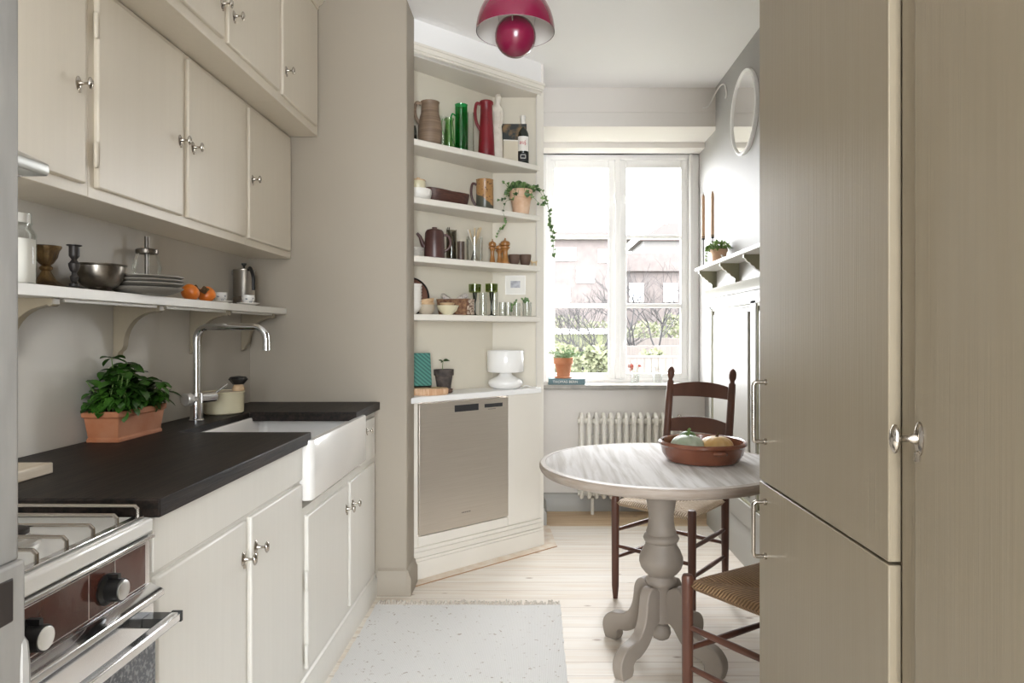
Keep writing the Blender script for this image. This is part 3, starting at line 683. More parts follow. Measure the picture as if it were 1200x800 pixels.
# burners + pan supports
for bx,by in ((.15,.13),(.15,-.15),(-.12,.13),(-.12,-.15)):
    k=MB().lathe([(0,.878),(.05,.878),(.05,.884),(.036,.888),(.034,.896),(0,.896)],28,tr(bx,by,0)).build('burner',m_silver,t)
    MB().lathe([(0,.896),(.034,.896),(.034,.902),(.028,.905),(0,.905)],28,tr(bx,by,0)).build('burner_cap',m_iron,k)
g=MB()
for i in range(9):
    yy=.296-i*.066
    if yy<-.27: break
    xa,xb=.275,.04
    g.tube([(xa,yy,.881),(xa,yy,.896),(xa-.006,yy,.902),(xb,yy,.903)],.0034,8)
g.tube([(.04,.296,.903),(.04,-.25,.903)],.0034,8)
g.build('pan_support',m_nickel,t)
g=MB()
for i in range(9):
    yy=.296-i*.066
    g.tube([(-.27,yy,.881),(-.27,yy,.896),(-.264,yy,.902),(-.01,yy,.903)],.0034,8)
g.tube([(-.01,.296,.903),(-.01,-.25,.903)],.0034,8)
g.build('pan_support',m_nickel,t)
# ------------------------------------------------------------------ near door frame at left
t=thing('door_1','worn grey painted door jamb at the left edge beside the cooker','door frame'); t['kind']='structure'
mb=MB().prism([(-.75,.64),(-.560,.64),(-.5535,.644),(-.5525,.738),(-.5575,.743),(-.75,.745)],0,.985)
mb.prism([(-.75,.64),(-.5635,.64),(-.5605,.644),(-.5595,.738),(-.5645,.743),(-.75,.745)],.985,ZC)
mb.build('jamb',m_frame,t,bevel=.003,bseg=3)
MB().tube([(-.556,.738,z) for z in (.80,.81,.84,.87,.895,.905)],[.001,.006,.008,.008,.006,.001],8).build('worn_edge',m_frame,t)
B(-.556,-.5518,.700,.722,.925,.972).build('keep_hole',m_hole,t,bevel=.004)

# ------------------------------------------------------------------ right tall cabinets
t=thing('tall_cabinet','tall beige built-in fridge cabinet with two handled doors on the right','cabinet')
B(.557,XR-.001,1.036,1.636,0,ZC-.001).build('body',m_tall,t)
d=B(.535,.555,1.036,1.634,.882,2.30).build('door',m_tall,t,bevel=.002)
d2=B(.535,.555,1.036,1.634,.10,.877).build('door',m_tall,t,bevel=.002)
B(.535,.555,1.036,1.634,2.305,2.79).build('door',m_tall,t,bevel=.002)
def bar(par,y,za,zb_):
    x=.535; o=.030
    pts=[(x,y,za),(x-o+.008,y,za)]+[(x-o+.008-.008*math.sin(q),y,za+.008*(1-math.cos(q))) for q in (PI/6,PI/3,PI/2)]
    pts+=[(x-o+.008-.008*math.cos(q),y,zb_-.008*(1-math.sin(q))) for q in (0.01,PI/6,PI/3,PI/2)]+[(x,y,zb_)]
    mb=MB().tube(pts,.0048,12)
    for z in (za,zb_): mb.lathe([(0,0),(.0075,0),(.0075,.006),(0,.006)],14,tr(x,y,z)@OUT_L)
    mb.build('handle',m_nickel,par)
bar(d,1.585,.978,1.116); bar(d2,1.585,.712,.838)
t=thing('tall_cabinet','beige cupboard with nickel oval knob at the right edge of the photo','cabinet')
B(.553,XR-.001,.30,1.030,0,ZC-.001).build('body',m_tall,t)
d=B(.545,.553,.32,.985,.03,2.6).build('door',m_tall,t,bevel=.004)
mb=MB(); knob_mesh(mb,tr(.545,.968,1.080)@OUT_L@Matrix.Diagonal((1.1,1.35,1.15,1)))
mb.build('knob',m_nickel,d)

# mirror
t=thing('round_mirror','round white-rimmed mirror high on the right wall','mirror',(XR,3.742,2.437))
MB().lathe([(0,0),(.214,0),(.214,.012),(0,.0121)],64,OUT_L).build('mirror_glass',m_mirror,t)
MB().lathe([(.212,0),(.228,0),(.228,.018),(.222,.022),(.214,.020),(.212,.012)],64,OUT_L).build('frame',m_win,t)
# white cable at beam corner
pts=catm([(1.065,4.355,2.665),(1.10,4.345,2.675),(1.125,4.30,2.73),(1.138,4.22,2.755),(1.144,4.14,2.735),(1.144,4.10,2.67),(1.144,4.12,2.645)],6)
tag(MB().tube(pts,.0045,8).build('white_cable',m_cordw),'short looped white cable on the wall beside the ceiling beam','cable')

# ------------------------------------------------------------------ pendant lamp
t=thing('pendant_lamp','raspberry red domed pendant lamp with a ball-shaped lower shade','lamp',(-.06,2.0,2.11))
prof=[]
for i in range(19):
    a=i/18*PI/2; prof.append((.115*math.cos(a)+.0,.135*math.sin(a)))
outer=[(max(r,.012),z) for r,z in prof]
inner=[(max(r-.002,.010),z-.002 if i else z) for i,(r,z) in enumerate(prof)]
MB().lathe(outer,64).build('upper_shade',m_rasp,t,smooth=60)
MB().lathe([(r,z) for r,z in inner],64).build('shade_lining',m_raspin,t,smooth=60)
sp_=[(.0,-.072)]+[(.060*math.sin(a),-.012-.060*math.cos(a)) for a in [PI*i/24 for i in range(1,19)]]
MB().lathe(sp_,48).build('lower_shade',m_rasp,t,smooth=60)
MB().lathe([(0,.135),(.012,.135),(.012,.16),(.004,.17),(0,.17)],16).build('cap',m_chrome,t)
mb=MB()
for k in range(3):
    a=k*2*PI/3+.4; mb.tube([(.055*math.cos(a),.055*math.sin(a),.01),(.07*math.cos(a),.07*math.sin(a),.09)],.0015,6)
mb.build('rod',m_chrome,t)
MB().tube([(0,0,.165),(0,0,ZC-2.11-.002)],.0028,8).build('cord',m_cordw,t)
MB().lathe([(0,ZC-2.11-.045),(.02,ZC-2.11-.045),(.05,ZC-2.11-.0005),(0,ZC-2.11-.0005)],28).build('ceiling_cup',m_rasp,t)

# ------------------------------------------------------------------ radiator
t=thing('radiator','white cast-iron column radiator under the window','radiator',(.283,4.63,.11))
def rsec():
    mb=MB()
    for yy in (-.045,.045):
        mb.tube([(0,yy,.03),(0,yy,.055),(0,yy,.50),(0,yy,.535)],[.008,.0125,.0125,.008],10,flat=1.2)
    for z in (.035,.52):
        mb.lathe([(0,-.024),(.016,-.024),(.020,-.018),(.020,.018),(.016,.024),(0,.024)],14,tr(0,0,z)@rot('Y',90))
    mb.tube([(0,-.062,.50),(0,-.05,.545),(0,0,.572),(0,.05,.545),(0,.062,.50)],[.010,.014,.011,.014,.010],8)
    mb.tube([(0,-.062,.06),(0,-.05,.02),(0,0,.004),(0,.05,.02),(0,.062,.06)],[.010,.014,.011,.014,.010],8)
    return mb
first=rsec().build('section',m_rad,t,loc=(.025,0,0))
for i in range(1,13):
    c=first.copy(); C.objects.link(c); c.parent=t; c.location=(.025+.05*i,0,0)
MB().tube([(.64,0,.52),(.68,0,.52),(.69,0,.515),(.69,0,-.10)],.008,10).build('pipe',m_rad,t)
MB().lathe([(0,0),(.016,0),(.018,.02),(.012,.035),(0,.037)],16,tr(.69,0,.53)).build('valve',m_nickel,t)
MB().box(.08,.56,.05,.098,.40,.42).box(.08,.10,.05,.098,.05,.42).box(.54,.56,.05,.098,.05,.42).build('wall_bracket',m_rad,t)
for x_ in (.10,.55): MB().tube([(x_,0,.0),(x_,0,-.11)],.012,8).build('foot',m_rad,t)

# ------------------------------------------------------------------ table
TX,TY=.477,2.60
t=thing('pedestal_table','round pedestal dining table with whitewashed top and grey-brown base','table',(TX,TY,0))
MB().lathe([(0,.728),(.440,.728),(.440,.739),(.438,.740),(0,.740)],96).build('tabletop',m_ttop,t)
MB().lathe([(0,.700),(.440,.700),(.452,.704),(.459,.712),(.4635,.722),(.4635,.732),(.459,.738),(.4405,.7405),(.4405,.728),(0,.727)],96).build('table_edge',m_trim,t,smooth=30)
pp=[(0,.70),(.075,.70),(.068,.66),(.060,.62),(.054,.58),(.048,.545),(.047,.52),(.052,.49),(.057,.475),(.055,.468),(.064,.462),(.068,.452),(.064,.442),(.056,.436),(.060,.430),(.060,.424),(.072,.405),(.082,.380),(.083,.362),(.076,.340),(.062,.322),(.049,.312),(.049,.304),(.057,.296),(.058,.286),(.052,.276),(.045,.268),(.045,.14),(.030,.128),(.020,.125),(.034,.110),(.037,.092),(.030,.074),(.015,.065),(0,.064)]
MB().lathe(pp,40).build('pedestal',m_ptable,t,smooth=50)
for ax in (0,90):
    pass
B(-.30,.30,-.03,.03,.683,.700).build('brace',m_ptable,t,bevel=.003)
top=[(.035,.255),(.052,.272),(.078,.283),(.100,.272),(.113,.245),(.118,.205),(.128,.165),(.150,.132),(.180,.116),(.205,.112),(.228,.108),(.250,.095),(.268,.072),(.272,.045),(.266,.018),(.258,0.0)]
bot=[(.205,0.0),(.196,.020),(.196,.038),(.182,.050),(.160,.052),(.130,.064),(.100,.085),(.078,.112),(.060,.135),(.035,.145)]
out=catm([(a,b_,0) for a,b_ in top],3)+catm([(a,b_,0) for a,b_ in bot],3)
out=[(p.x,max(p.y,0)) for p in out]
for k,ang in enumerate((225,315,135,45)):
    o=MB().prism(out,-.021,.021,M=rot('Z',ang)@XZ).build('leg',m_ptable,t,bevel=.009,bseg=3)

# bowl + squashes
bx,by=.640,2.625
t=thing('clay_bowl','wide brown glazed clay dish holding squashes on the round table','bowl',(bx,by,.7405))
MB().lathe([(0,.004),(.120,.0),(.135,.004),(.152,.03),(.157,.055),(.160,.060),(.166,.066),(.166,.074),(.160,.079),(.152,.076),(.149,.060),(.143,.03),(.128,.014),(0,.011)],64).build('dish',m_clay,t)
for a in (-80,100): MB().tube(catm([(.157,-.022,.050),(.170,-.012,.052),(.174,0,.052),(.170,.012,.052),(.157,.022,.050)],4),.007,8).build('lug',m_clay,t).rotation_euler=(0,0,math.radians(a))
def squash(name,label,x,y,r,h,mat,ribs,stemh,stemm):
    t=thing(name,label,'squash',(x,y,.7405+.011))
    prof=[(0.0,h*.06)]+[(r*math.sin(a)**.8,h/2-h/2*math.cos(a)) for a in [PI*i/20 for i in range(1,20)]]+[(0.0,h*.93)]
    MB().lathe(prof,72,rf=lambda a,z:1-.07*abs(math.sin(ribs*a/2))**.5*0-.055*(1-abs(math.cos(ribs*a/2)))).build('fruit',mat,t,smooth=80)
    MB().tube([(0,0,h*.9),(.004,0,h+.006),(.010,.002,h+stemh)],[.008,.005,.006],8).build('stem',stemm,t)
squash('squash','pale green squash on the left of the clay dish',bx-.058,by+.0,.066,.086,m_squg,10,.014,m_stem)
squash('squash','ribbed yellow squash on the right of the clay dish',bx+.058,by+.012,.066,.080,m_squy,12,.012,m_calyx)
squash('squash','dark green squash at the back of the clay dish',bx-.035,by+.095,.040,.088,m_ivy,8,.008,m_stem)

# ------------------------------------------------------------------ chairs
def chair(label,loc,rz,rush):
    t=thing('ladder_back_chair',label,'chair',loc,rz,'rush seated ladder back chairs')
    fw,bw,dp=.20,.168,.18
    for s in (-1,1):
        MB().lathe([(0,0),(.011,0),(.013,.02),(.0165,.06),(.0175,.25),(.0185,.45),(.0185,.468),(.015,.476),(0,.478)],18,tr(s*fw,-dp,0)).build('leg',m_dkwood,t)
        rake=lambda z:(.0 if z<.45 else (z-.45)*.13)
        zs=[0,.03,.25,.45,.6,.8,.985,.993,1.0,1.012,1.03,1.045,1.056,1.06]
        rs=[.011,.014,.0175,.0185,.0185,.018,.0175,.011,.011,.0165,.0185,.016,.009,.002]
        MB().tube([(s*bw,dp+rake(z),z) for z in zs],rs,18).build('back_post',m_dkwood,t)
    def rung(p,q,r=.0095):
        p,q=Vector(p),Vector(q); return MB().tube([p,p.lerp(q,.1),p.lerp(q,.5),p.lerp(q,.9),q],[r*.75,r*.9,r*1.15,r*.9,r*.75],12).build('stretcher',m_dkwood,t)
    for s in (-1,1):
        for z in (.315,.19): rung((s*fw,-dp,z),(s*bw,dp,z))
    rung((-fw,-dp,.245),(fw,-dp,.245)); rung((-bw,dp,.25),(bw,dp,.25)); 
    # slats, arched top, bowed back
    for zt_,hh in ((.985,.075),(.815,.078),(.645,.075)):
        mb=MB(); n=14; vs=[]
        for i in range(n+1):
            u=-1+2*i/n; x=u*bw; yb=dp+rake(zt_-.04)+.022*(1-u*u)
            top_=zt_-.022*u*u+.004; bo=zt_-hh+.006*(1-u*u)
            for yy,zz_ in ((yb-.004,bo),(yb+.004,bo),(yb+.004+.004,top_),(yb-.004+.004,top_)): vs.append((x,yy,zz_))
        fs=[(0,1,2,3),tuple(4*n+k for k in (3,2,1,0))]
        for i in range(n):
            for k in range(4): fs.append((4*i+k,4*i+(k+1)%4,4*(i+1)+(k+1)%4,4*(i+1)+k))
        mb.add(vs,fs).build('slat',m_dkwood,t,smooth=50)
    # rush seat: pillow with cross dip
    mb=MB(); n=20; vs=[]; 
    def pt(i,j,top_):
        u=-1+2*i/n; v=-1+2*j/n
        w=fw+.004+(bw-fw)*(v+1)/2
        e=max(abs(u),abs(v)); edge=(1-e**6)
        dip=.010*(1-min(1,abs(abs(u)-abs(v))*4))
        z=.447+(.014+.004*e-dip*.6-.010*(1-e))*(edge**.4 if edge>0 else 0) if top_ else .447-.024*(max(edge,0)**.4)
        return (u*(w+.004),v*(dp+.012),z)
    N1=n+1
    for top_ in (1,0):
        for i in range(N1):
            for j in range(N1): vs.append(pt(i,j,top_))
    fs=[]
    for i in range(n):
        for j in range(n):
            a=i*N1+j; fs.append((a,a+N1,a+N1+1,a+1)); a+=N1*N1; fs.append((a,a+1,a+N1+1,a+N1))
    mb.add(vs,fs).build('seat',rush,t,smooth=80)
    return t
chair('dark ladder-back chair with pale rush seat behind the round table',(.638,3.168,0),-42.6,m_rush)
chair('dark wooden chair with brown rush seat in front, half hidden by the tall cabinet',(.738,2.082,0),211.5,m_rush2)

# ------------------------------------------------------------------ rug
t=thing('rug','white flat-woven rag rug with fringed end on the pine floor','rug',(-.30,2.2,0))
mb=MB(); nx,ny=30,60; vs=[]; rr_=random.Random(5)
for j in range(ny+1):
    for i in range(nx+1):
        xx=-.42+.83*i/nx; yy=-.9+1.775*j/ny
        if i in (0,nx): xx+=rr_.uniform(-.0025,.0025)
        vs.append((xx,yy,.007+.0012*math.sin(xx*17+yy*9)))
n0=len(vs); vs+= [(a,b_,.0008) for a,b_,c in vs]
fs=[]
for j in range(ny):
    for i in range(nx):
        a=j*(nx+1)+i; fs.append((a,a+1,a+nx+2,a+nx+1)); fs.append((n0+a,n0+a+nx+1,n0+a+nx+2,n0+a+1))
def bd(a,b_): fs.append((a,n0+a,n0+b_,b_))
for i in range(nx): bd(i,i+1); bd(ny*(nx+1)+i,ny*(nx+1)+i+1)
for j in range(ny): bd(j*(nx+1),(j+1)*(nx+1)); bd(j*(nx+1)+nx,(j+1)*(nx+1)+nx)
mb.add(vs,fs).build('weave',m_rug,t)
mb=MB()
for i in range(120):
    xx=-.42+.83*(i+.5)/120+rr_.uniform(-.002,.002); yy=.872
    l=rr_.uniform(.020,.055); dx=rr_.uniform(-.024,.024)
    mb.tube([(xx,yy,.007),(xx+dx*.5,yy+l*.5,.010+rr_.uniform(0,.012)),(xx+dx,yy+l,.004)],[.0034,.0030,.0016],5)
f=mb.build('fringe',m_fringe,t); f['kind']='stuff'

# ------------------------------------------------------------------ things on the left open shelf (top z = 1.345)
ZS=1.345
def L(px,x): return x*F/(px-VX)
def zt_(py,Y): return H-(py-VY)*Y/F
# flour jar
Y=L(17,-1.26); t=thing('flour_jar','glass jar of white flour at the left end of the open shelf','jar',(-1.26,Y,ZS))
MB().lathe([(0,.001),(.040,0),(.044,.005),(.044,.125),(.036,.138),(.034,.142),(.034,.150),(.032,.150),(.032,.14),(.034,.136),(.041,.123),(.041,.006),(0,.005)],36).build('jar',m_glass,t)
MB().lathe([(0,.006),(.0415,.006),(.0415,.112),(0,.114)],30).build('flour',m_flour,t)
MB().lathe([(0,.150),(.036,.150),(.037,.153),(.034,.158),(.034,.176),(.0,.180)],30).build('lid',m_glass,t)
MB().lathe([(0,.151),(.031,.151),(.031,.174),(0,.176)],30).build('stopper',m_offw,t)
# brass goblet
Y=L(54,-1.255); t=thing('brass_goblet','fluted aged brass goblet on a spreading foot beside the flour jar','goblet',(-1.255,Y,ZS))
h=zt_(288,Y)-ZS
p=[(0,0),(.044,0),(.044,.003),(.036,.008),(.022,.020),(.014,.034),(.010,.044),(.014,.048),(.015,.053),(.010,.058),(.016,.064),(.024,.078),(.027,.092),(.029,h-.012),(.034,h-.004),(.034,h),(.028,h-.003),(.022,h-.03),(0,.070)]
MB().lathe(p,48,rf=lambda a,z:1+(.035*math.sin(16*a) if (z>.062 and z<h-.014) or (.01<z<.04) else 0)).build('goblet',m_brass,None) if False else None
g=MB().lathe(p,64,rf=lambda a,z:1+(.035*math.sin(16*a) if (z>.062 and z<h-.014) or (.01<z<.04) else 0)).build('cup',m_brass,t)
# candlestick
Y=L(87,-1.235); h=zt_(287,Y)-ZS
t=thing('iron_candlestick','dark turned metal candlestick between the brass goblet and the silver bowl','candlestick',(-1.235,Y,ZS))
MB().lathe([(0,0),(.034,0),(.036,.003),(.026,.007),(.012,.010),(.012,.016),(.006,.020),(.009,.026),(.011,.034),(.007,.040),(.006,.046),(.010,.052),(.013,.062),(.014,.070),(.009,.076),(.006,.081),(.011,.088),(.012,.092),(.007,.098),(.007,h-.034),(.0125,h-.030),(.0125,h-.004),(.018,h-.002),(.018,h),(.009,h),(.008,h-.02),(0,h-.02)],28).build('stem',m_iron,t)
# silver bowl
Y=L(117,-1.245); h=zt_(310,Y)-ZS
t=thing('silver_bowl','dull silver footed bowl on the open shelf','bowl',(-1.245,Y,ZS))
MB().lathe([(0,0),(.036,0),(.037,.004),(.030,.008),(.028,.012),(.044,.020),(.056,.036),(.061,.056),(.063,h-.006),(.068,h-.003),(.069,h),(.064,h),(.060,h-.008),(.057,.050),(.050,.034),(.036,.020),(0,.016)],48).build('bowl',m_pewter,t)
# plates
PX,PY=-1.205,2.10
for i in range(4):
    p=thing('stoneware_plate','grey stoneware plate in the stack, '+('lowest','second from bottom','third from bottom','topmost')[i]+' of four','plate',(PX,PY,ZS+.011*i+(.006 if i else 0)),0,'stacked grey stoneware plates')
    r=.109
    if i==0: pf=[(0,0),(.06,0),(.075,.004),(.100,.014),(.108,.020),(.109,.023),(.105,.022),(.074,.010),(0,.009)]
    else: pf=[(0,0.003),(.06,.003),(.074,.005),(.104,.014),(.109,.017),(.1085,.020),(.104,.0185),(.074,.0125),(0,.0115)]
    MB().lathe(pf,56).build('dish',m_plate,p)
# jar with tube
JX,JY=-1.300,2.282
t=thing('ribbed_glass_jar','ribbed glass jar with metal lid and upright metal tube behind the plates','jar',(JX,JY,ZS))
hj=zt_(291,JY)-ZS
MB().lathe([(0,.001),(.036,0),(.041,.006)]+[(.0425+.0022*math.sin(i*1.1),.012+i*(hj-.055)/16) for i in range(17)]+[(.036,hj-.026),(.030,hj-.018),(.030,hj-.012)],40).build('jar',m_glass,t)
MB().lathe([(0,hj-.002),(.030,hj-.002),(.034,hj-.005),(.034,hj-.017),(.031,hj-.019),(.031,hj-.014),(0,hj-.012)],36).build('lid',m_pewter,t)
MB().tube([(0,0,.006),(0,0,zt_(277,JY)-ZS)],.0075,14).build('metal_tube',m_knife,t)
# persimmons
for lab,px,ex,rl in (('orange persimmon lying against the plates, the left of the two',223,-1.235,-62),('orange persimmon beside the small cups, the right of the two',242,-1.235,62)):
    Y=L(px,ex); r=.031
    t=thing('persimmon',lab,'persimmon',(ex,Y,ZS+r*.93),group='persimmons on the open shelf')
    MR=rot('X',rl)@rot('Y',10)
    MB().lathe([(0,-r*.78)]+[(r*1.02*math.sin(a),-r*.82*math.cos(a)) for a in [PI*i/18 for i in range(1,18)]]+[(0,r*.78)],40,MR,rf=lambda a,z:1+.025*math.cos(4*a)).build('fruit',m_persim,t,smooth=80)
    mb=MB()
    for k in range(4):
        a=k*PI/2+.3; mb.leaf(MR@Vector((0,0,r*.80)),(MR.to_3x3()@Vector((math.cos(a),math.sin(a),.25))),MR.to_3x3()@Vector((0,0,1)),.020,.018,curl=-.2)
    mb.tube([MR@Vector((0,0,r*.7)),MR@Vector((0,0,r*1.05))],.003,6); mb.build('calyx',m_calyx,t)
# espresso cups
def cup(label,x,Y,sc=1,saucer=True):
    t=thing('espresso_cup',label,'cup',(x,Y,ZS+(.006 if saucer else 0)),group='patterned espresso cups')
    MB().lathe([(0,0),(.015,0),(.017,.004),(.024,.012),(.0265,.034),(.0265,.038),(.0245,.036),(.022,.014),(0,.006)],32,Matrix.Scale(sc,4)).build('cup',m_cup,t)
    MB().tube(catm([(-.004,.024,.030),(-.004,.034,.031),(-.004,.039,.023),(-.004,.034,.014),(-.004,.023,.012)],4),.0022,8).build('handle',m_cup,t)
    if saucer:
        s=thing('saucer','small white saucer '+('under the cup in front of the coffee pot' if 'pot' in label else 'under the cup beside the persimmons'),'saucer',(x,Y,ZS),group='white saucers')
        MB().lathe([(0,0),(.020,0),(.030,.004),(.045,.010),(.045,.012),(.028,.0065),(0,.0055)],36).build('dish',m_offw,s)
cup('small patterned cup beside the persimmons',-1.245,L(258,-1.245)+.0)
cup('small patterned cup in front of the steel coffee pot',-1.215,L(291,-1.215))
# coffee pot
Y=L(286,-1.29); t=thing('coffee_pot','stainless steel stovetop coffee pot with black handle at the far shelf end','coffee pot',(-1.29,Y,ZS)); h=zt_(317,Y)-ZS
MB().lathe([(0,0),(.045,0),(.047,.003),(.047,.040),(.042,.046),(0,.046)],40).build('boiler',m_pewter,t)
MB().lathe([(0,.046),(.043,.046),(.045,.052),(.045,h-.004),(.047,h),(.047,h+.003),(.030,h+.008),(0,h+.010)],40).build('pot_body',M_('satin_steel',(.40,.37,.33,1),.3,1),t)
MB().lathe([(0,h+.008),(.004,h+.008),(.005,h+.02),(.011,h+.026),(.011,h+.032),(0,h+.034)],16).build('lid_knob',m_black,t)
hd=Vector((.75,-.66,0)).normalized()
MB().tube(catm([hd*.044+Vector((0,0,h-.004)),hd*.055+Vector((0,0,h+.010)),hd*.070+Vector((0,0,h-.006)),hd*.085+Vector((0,0,h-.035)),hd*.088+Vector((0,0,h-.09))],5),[.004]+[.008]*19+[.007],12,flat=.7).build('handle',m_black,t)
MB().prism([(-.045,-.010),(-.045,.010),(-.060,0)],h-.02,h+.0).build('spout',m_chrome,t)

# ------------------------------------------------------------------ things on the corner shelves
def D(px,d,z,ytop=None):
    s=s_at(px,d); x,y=loc2(s,d); k=y/F
    return (x,y,z),k,(H+(VY-ytop)*k-z if ytop is not None else None)
def jug_handle(mb,r1,z1,z2,out,dirv,rad=.005,flat=1.4):
    dv=Vector(dirv).normalized(); up=Vector((0,0,1))
    mb.tube(catm([dv*r1+up*z1,dv*(r1+out*.7)+up*(z1+.006),dv*(r1+out)+up*(z1-(z1-z2)*.3),dv*(r1+out*.75)+up*(z1-(z1-z2)*.7),dv*(r1*.98)+up*z2],5),rad,10,flat=flat)
    return mb
HL=(-.95,-.3,0)
def shell(prof,th=.003):
    # open vessel: outer profile bottom->top, back down inside
    ins=[(max(r-th,0),z) for r,z in prof[::-1] if z>th]; return prof+ins+[(0,th+.001)]
# --- shelf 1
z=SH[0]
p,k,h=D(504,.085,z,120); t=thing('stoneware_jug','brown banded stoneware jug with handle at the left of the top shelf','jug',p)
MB().lathe(shell([(0,0),(.050,0),(.057,.01),(.063,.06),(.062,.11),(.053,.155),(.047,.175),(.046,h-.01),(.050,h)],.005),40).build('body',m_stonew,t)
jug_handle(MB(),.046,h-.015,h*.48,.034,HL,.0065).build('handle',m_stonew,t)
p,k,h=D(486,.05,z,146); t=thing('small_glass_jug','small dark green glass jug half hidden behind the left pier','jug',(p[0]-.012,p[1]+.02,p[2]))
MB().lathe(shell([(0,0),(.016,0),(.020,.02),(.018,h*.7),(.014,h)],.002),24).build('body',m_gdark,t)
p,k,h=D(519,.12,z,137); t=thing('glass_vase','clear glass cylinder vase behind the brown stoneware jug','vase',p)
MB().lathe(shell([(0,0),(.020,0),(.023,.004),(.022,h)],.002),28).build('body',m_glass,t)
p,k,h=D(526.5,.070,z,139); t=thing('glass_pitcher','pale green glass pitcher between the stoneware jug and the green carafe','pitcher',p)
MB().lathe(shell([(0,0),(.028,0),(.031,.006),(.026,h*.55),(.021,h*.9),(.025,h)],.002),32).build('body',m_gpale,t)
jug_handle(MB(),.023,h-.012,h*.45,.018,HL,.003,1).build('handle',m_gpale,t)
p,k,h=D(540.5,.105,z,123); t=thing('glass_carafe','tall emerald green glass carafe with a curved handle','carafe',p)
MB().lathe(shell([(0,0),(.034,0),(.036,.006),(.034,h*.4),(.033,h-.006),(.035,h)],.0025),36).build('body',m_ggreen,t)
jug_handle(MB(),.034,h-.065,h*.12,.030,(-.9,-.55,0),.0042,1).build('handle',m_ggreen,t)
p,k,h=D(551,.068,z,132); t=thing('glass_vase','tall fluted clear glass vase left of the red jug','vase',p)
MB().lathe(shell([(0,0),(.021,0),(.022,.01),(.019,h*.6),(.018,h)],.003),28,rf=lambda a,z:1+.05*math.sin(9*a)).build('body',m_glass,t)
p,k,h=D(570,.072,z,119); t=thing('red_jug','tall tapering red jug with handle on the top shelf','jug',p)
MB().lathe(shell([(0,0),(.046,0),(.047,.006),(.042,h*.35),(.034,h*.80),(.033,h*.93),(.039,h*.955),(.039,h*.985),(.036,h)],.004),40).build('body',m_red,t)
jug_handle(MB(),.034,h-.022,h*.48,.030,HL,.0062,1.4).build('handle',m_red,t)
# statuette via skin
def skin_obj(name,verts,edges,rad,mat,parent,root=0,sub=2):
    me=bpy.data.meshes.new(name); me.from_pydata(verts,edges,[]); o=bpy.data.objects.new(name,me); C.objects.link(o); me.materials.append(mat)
    o.parent=parent
    sk=o.modifiers.new('skin','SKIN'); sk.use_smooth_shade=True
    for i,r in enumerate(rad):
        v=me.skin_vertices[0].data[i]; v.radius=r if isinstance(r,tuple) else (r,r); v.use_root=(i==root)
    s=o.modifiers.new('sub','SUBSURF'); s.levels=sub; s.render_levels=sub
    return o
p,k,h=D(582.5,.088,z,107); t=thing('plaster_figurine','slender white plaster figure of a standing woman beside the red jug','figurine',p)
S=h/.36
vs=[(0,0,.165),(0,0,.205),(0,0,.240),(0,0,.268),(.002,0,.290),(.006,-.002,.312),(.009,-.004,.338),   # 0 pelvis..6 head
    (-.021,0,.268),(-.0265,.0,.225),(-.024,-.010,.185),(-.018,-.018,.155),  # left arm 7-10
    (.021,0,.268),(.027,.0,.222),(.022,-.012,.185),(.010,-.020,.165),      # right arm 11-14
    (-.013,0,.145),(-.013,-.003,.085),(-.012,.0,.020),(.013,0,.145),(.015,-.004,.085),(.012,0,.020)]
ed=[(0,1),(1,2),(2,3),(3,4),(4,5),(5,6),(3,7),(7,8),(8,9),(9,10),(3,11),(11,12),(12,13),(13,14),(0,15),(15,16),(16,17),(0,18),(18,19),(19,20)]
rd=[(.028,.020),(.020,.016),(.023,.018),(.021,.015),.010,.016,(.017,.019),.0105,.007,.006,.005,.0085,.007,.006,.005,.016,.011,.009,.016,.011,.009]
skin_obj('body',[tuple(c*S for c in v) for v in vs],ed,[tuple(c*S for c in r) if isinstance(r,tuple) else r*S for r in rd],m_plaster,t)
MB().lathe([(0,0),(.032,0),(.034,.004),(.030,.012),(.028,.10),(.022,.16),(0,.165)],28,Matrix.Scale(S,4),rf=lambda a,z:1+.06*math.sin(7*a+z*20),sy=.62).build('drapery',m_plaster,t)
MB().lathe([(0,-.017),(.012,-.012),(.0175,0),(.012,.013),(0,.017)],18,Matrix.Scale(S,4)@tr(.006,.006,.330)).build('hair',m_plaster,t)
# box + painting
p,k,h=D(598,.085,z,165); t=thing('cream_box','cream box supporting the small dark painting on the top shelf','box',(p[0],p[1],z),10)
B(-.042,.042,-.022,.022,0,h-.006).build('box_body',m_creambox,t,bevel=.002); B(-.043,.043,-.023,.023,h-.006,h).build('lid',m_offw,t,bevel=.001)
t=thing('small_painting','small dark landscape painting propped behind the red-labelled bottle','painting',(p[0]+.022,p[1]+.004,z+h))
h2=H+(VY-145)*k-z-h
B(-.072,.072,-.004,.008,0,h2).build('frame',m_blackink,t,bevel=.001); B(-.068,.068,-.0055,-.004,.003,h2-.003).build('canvas',m_paint,t)
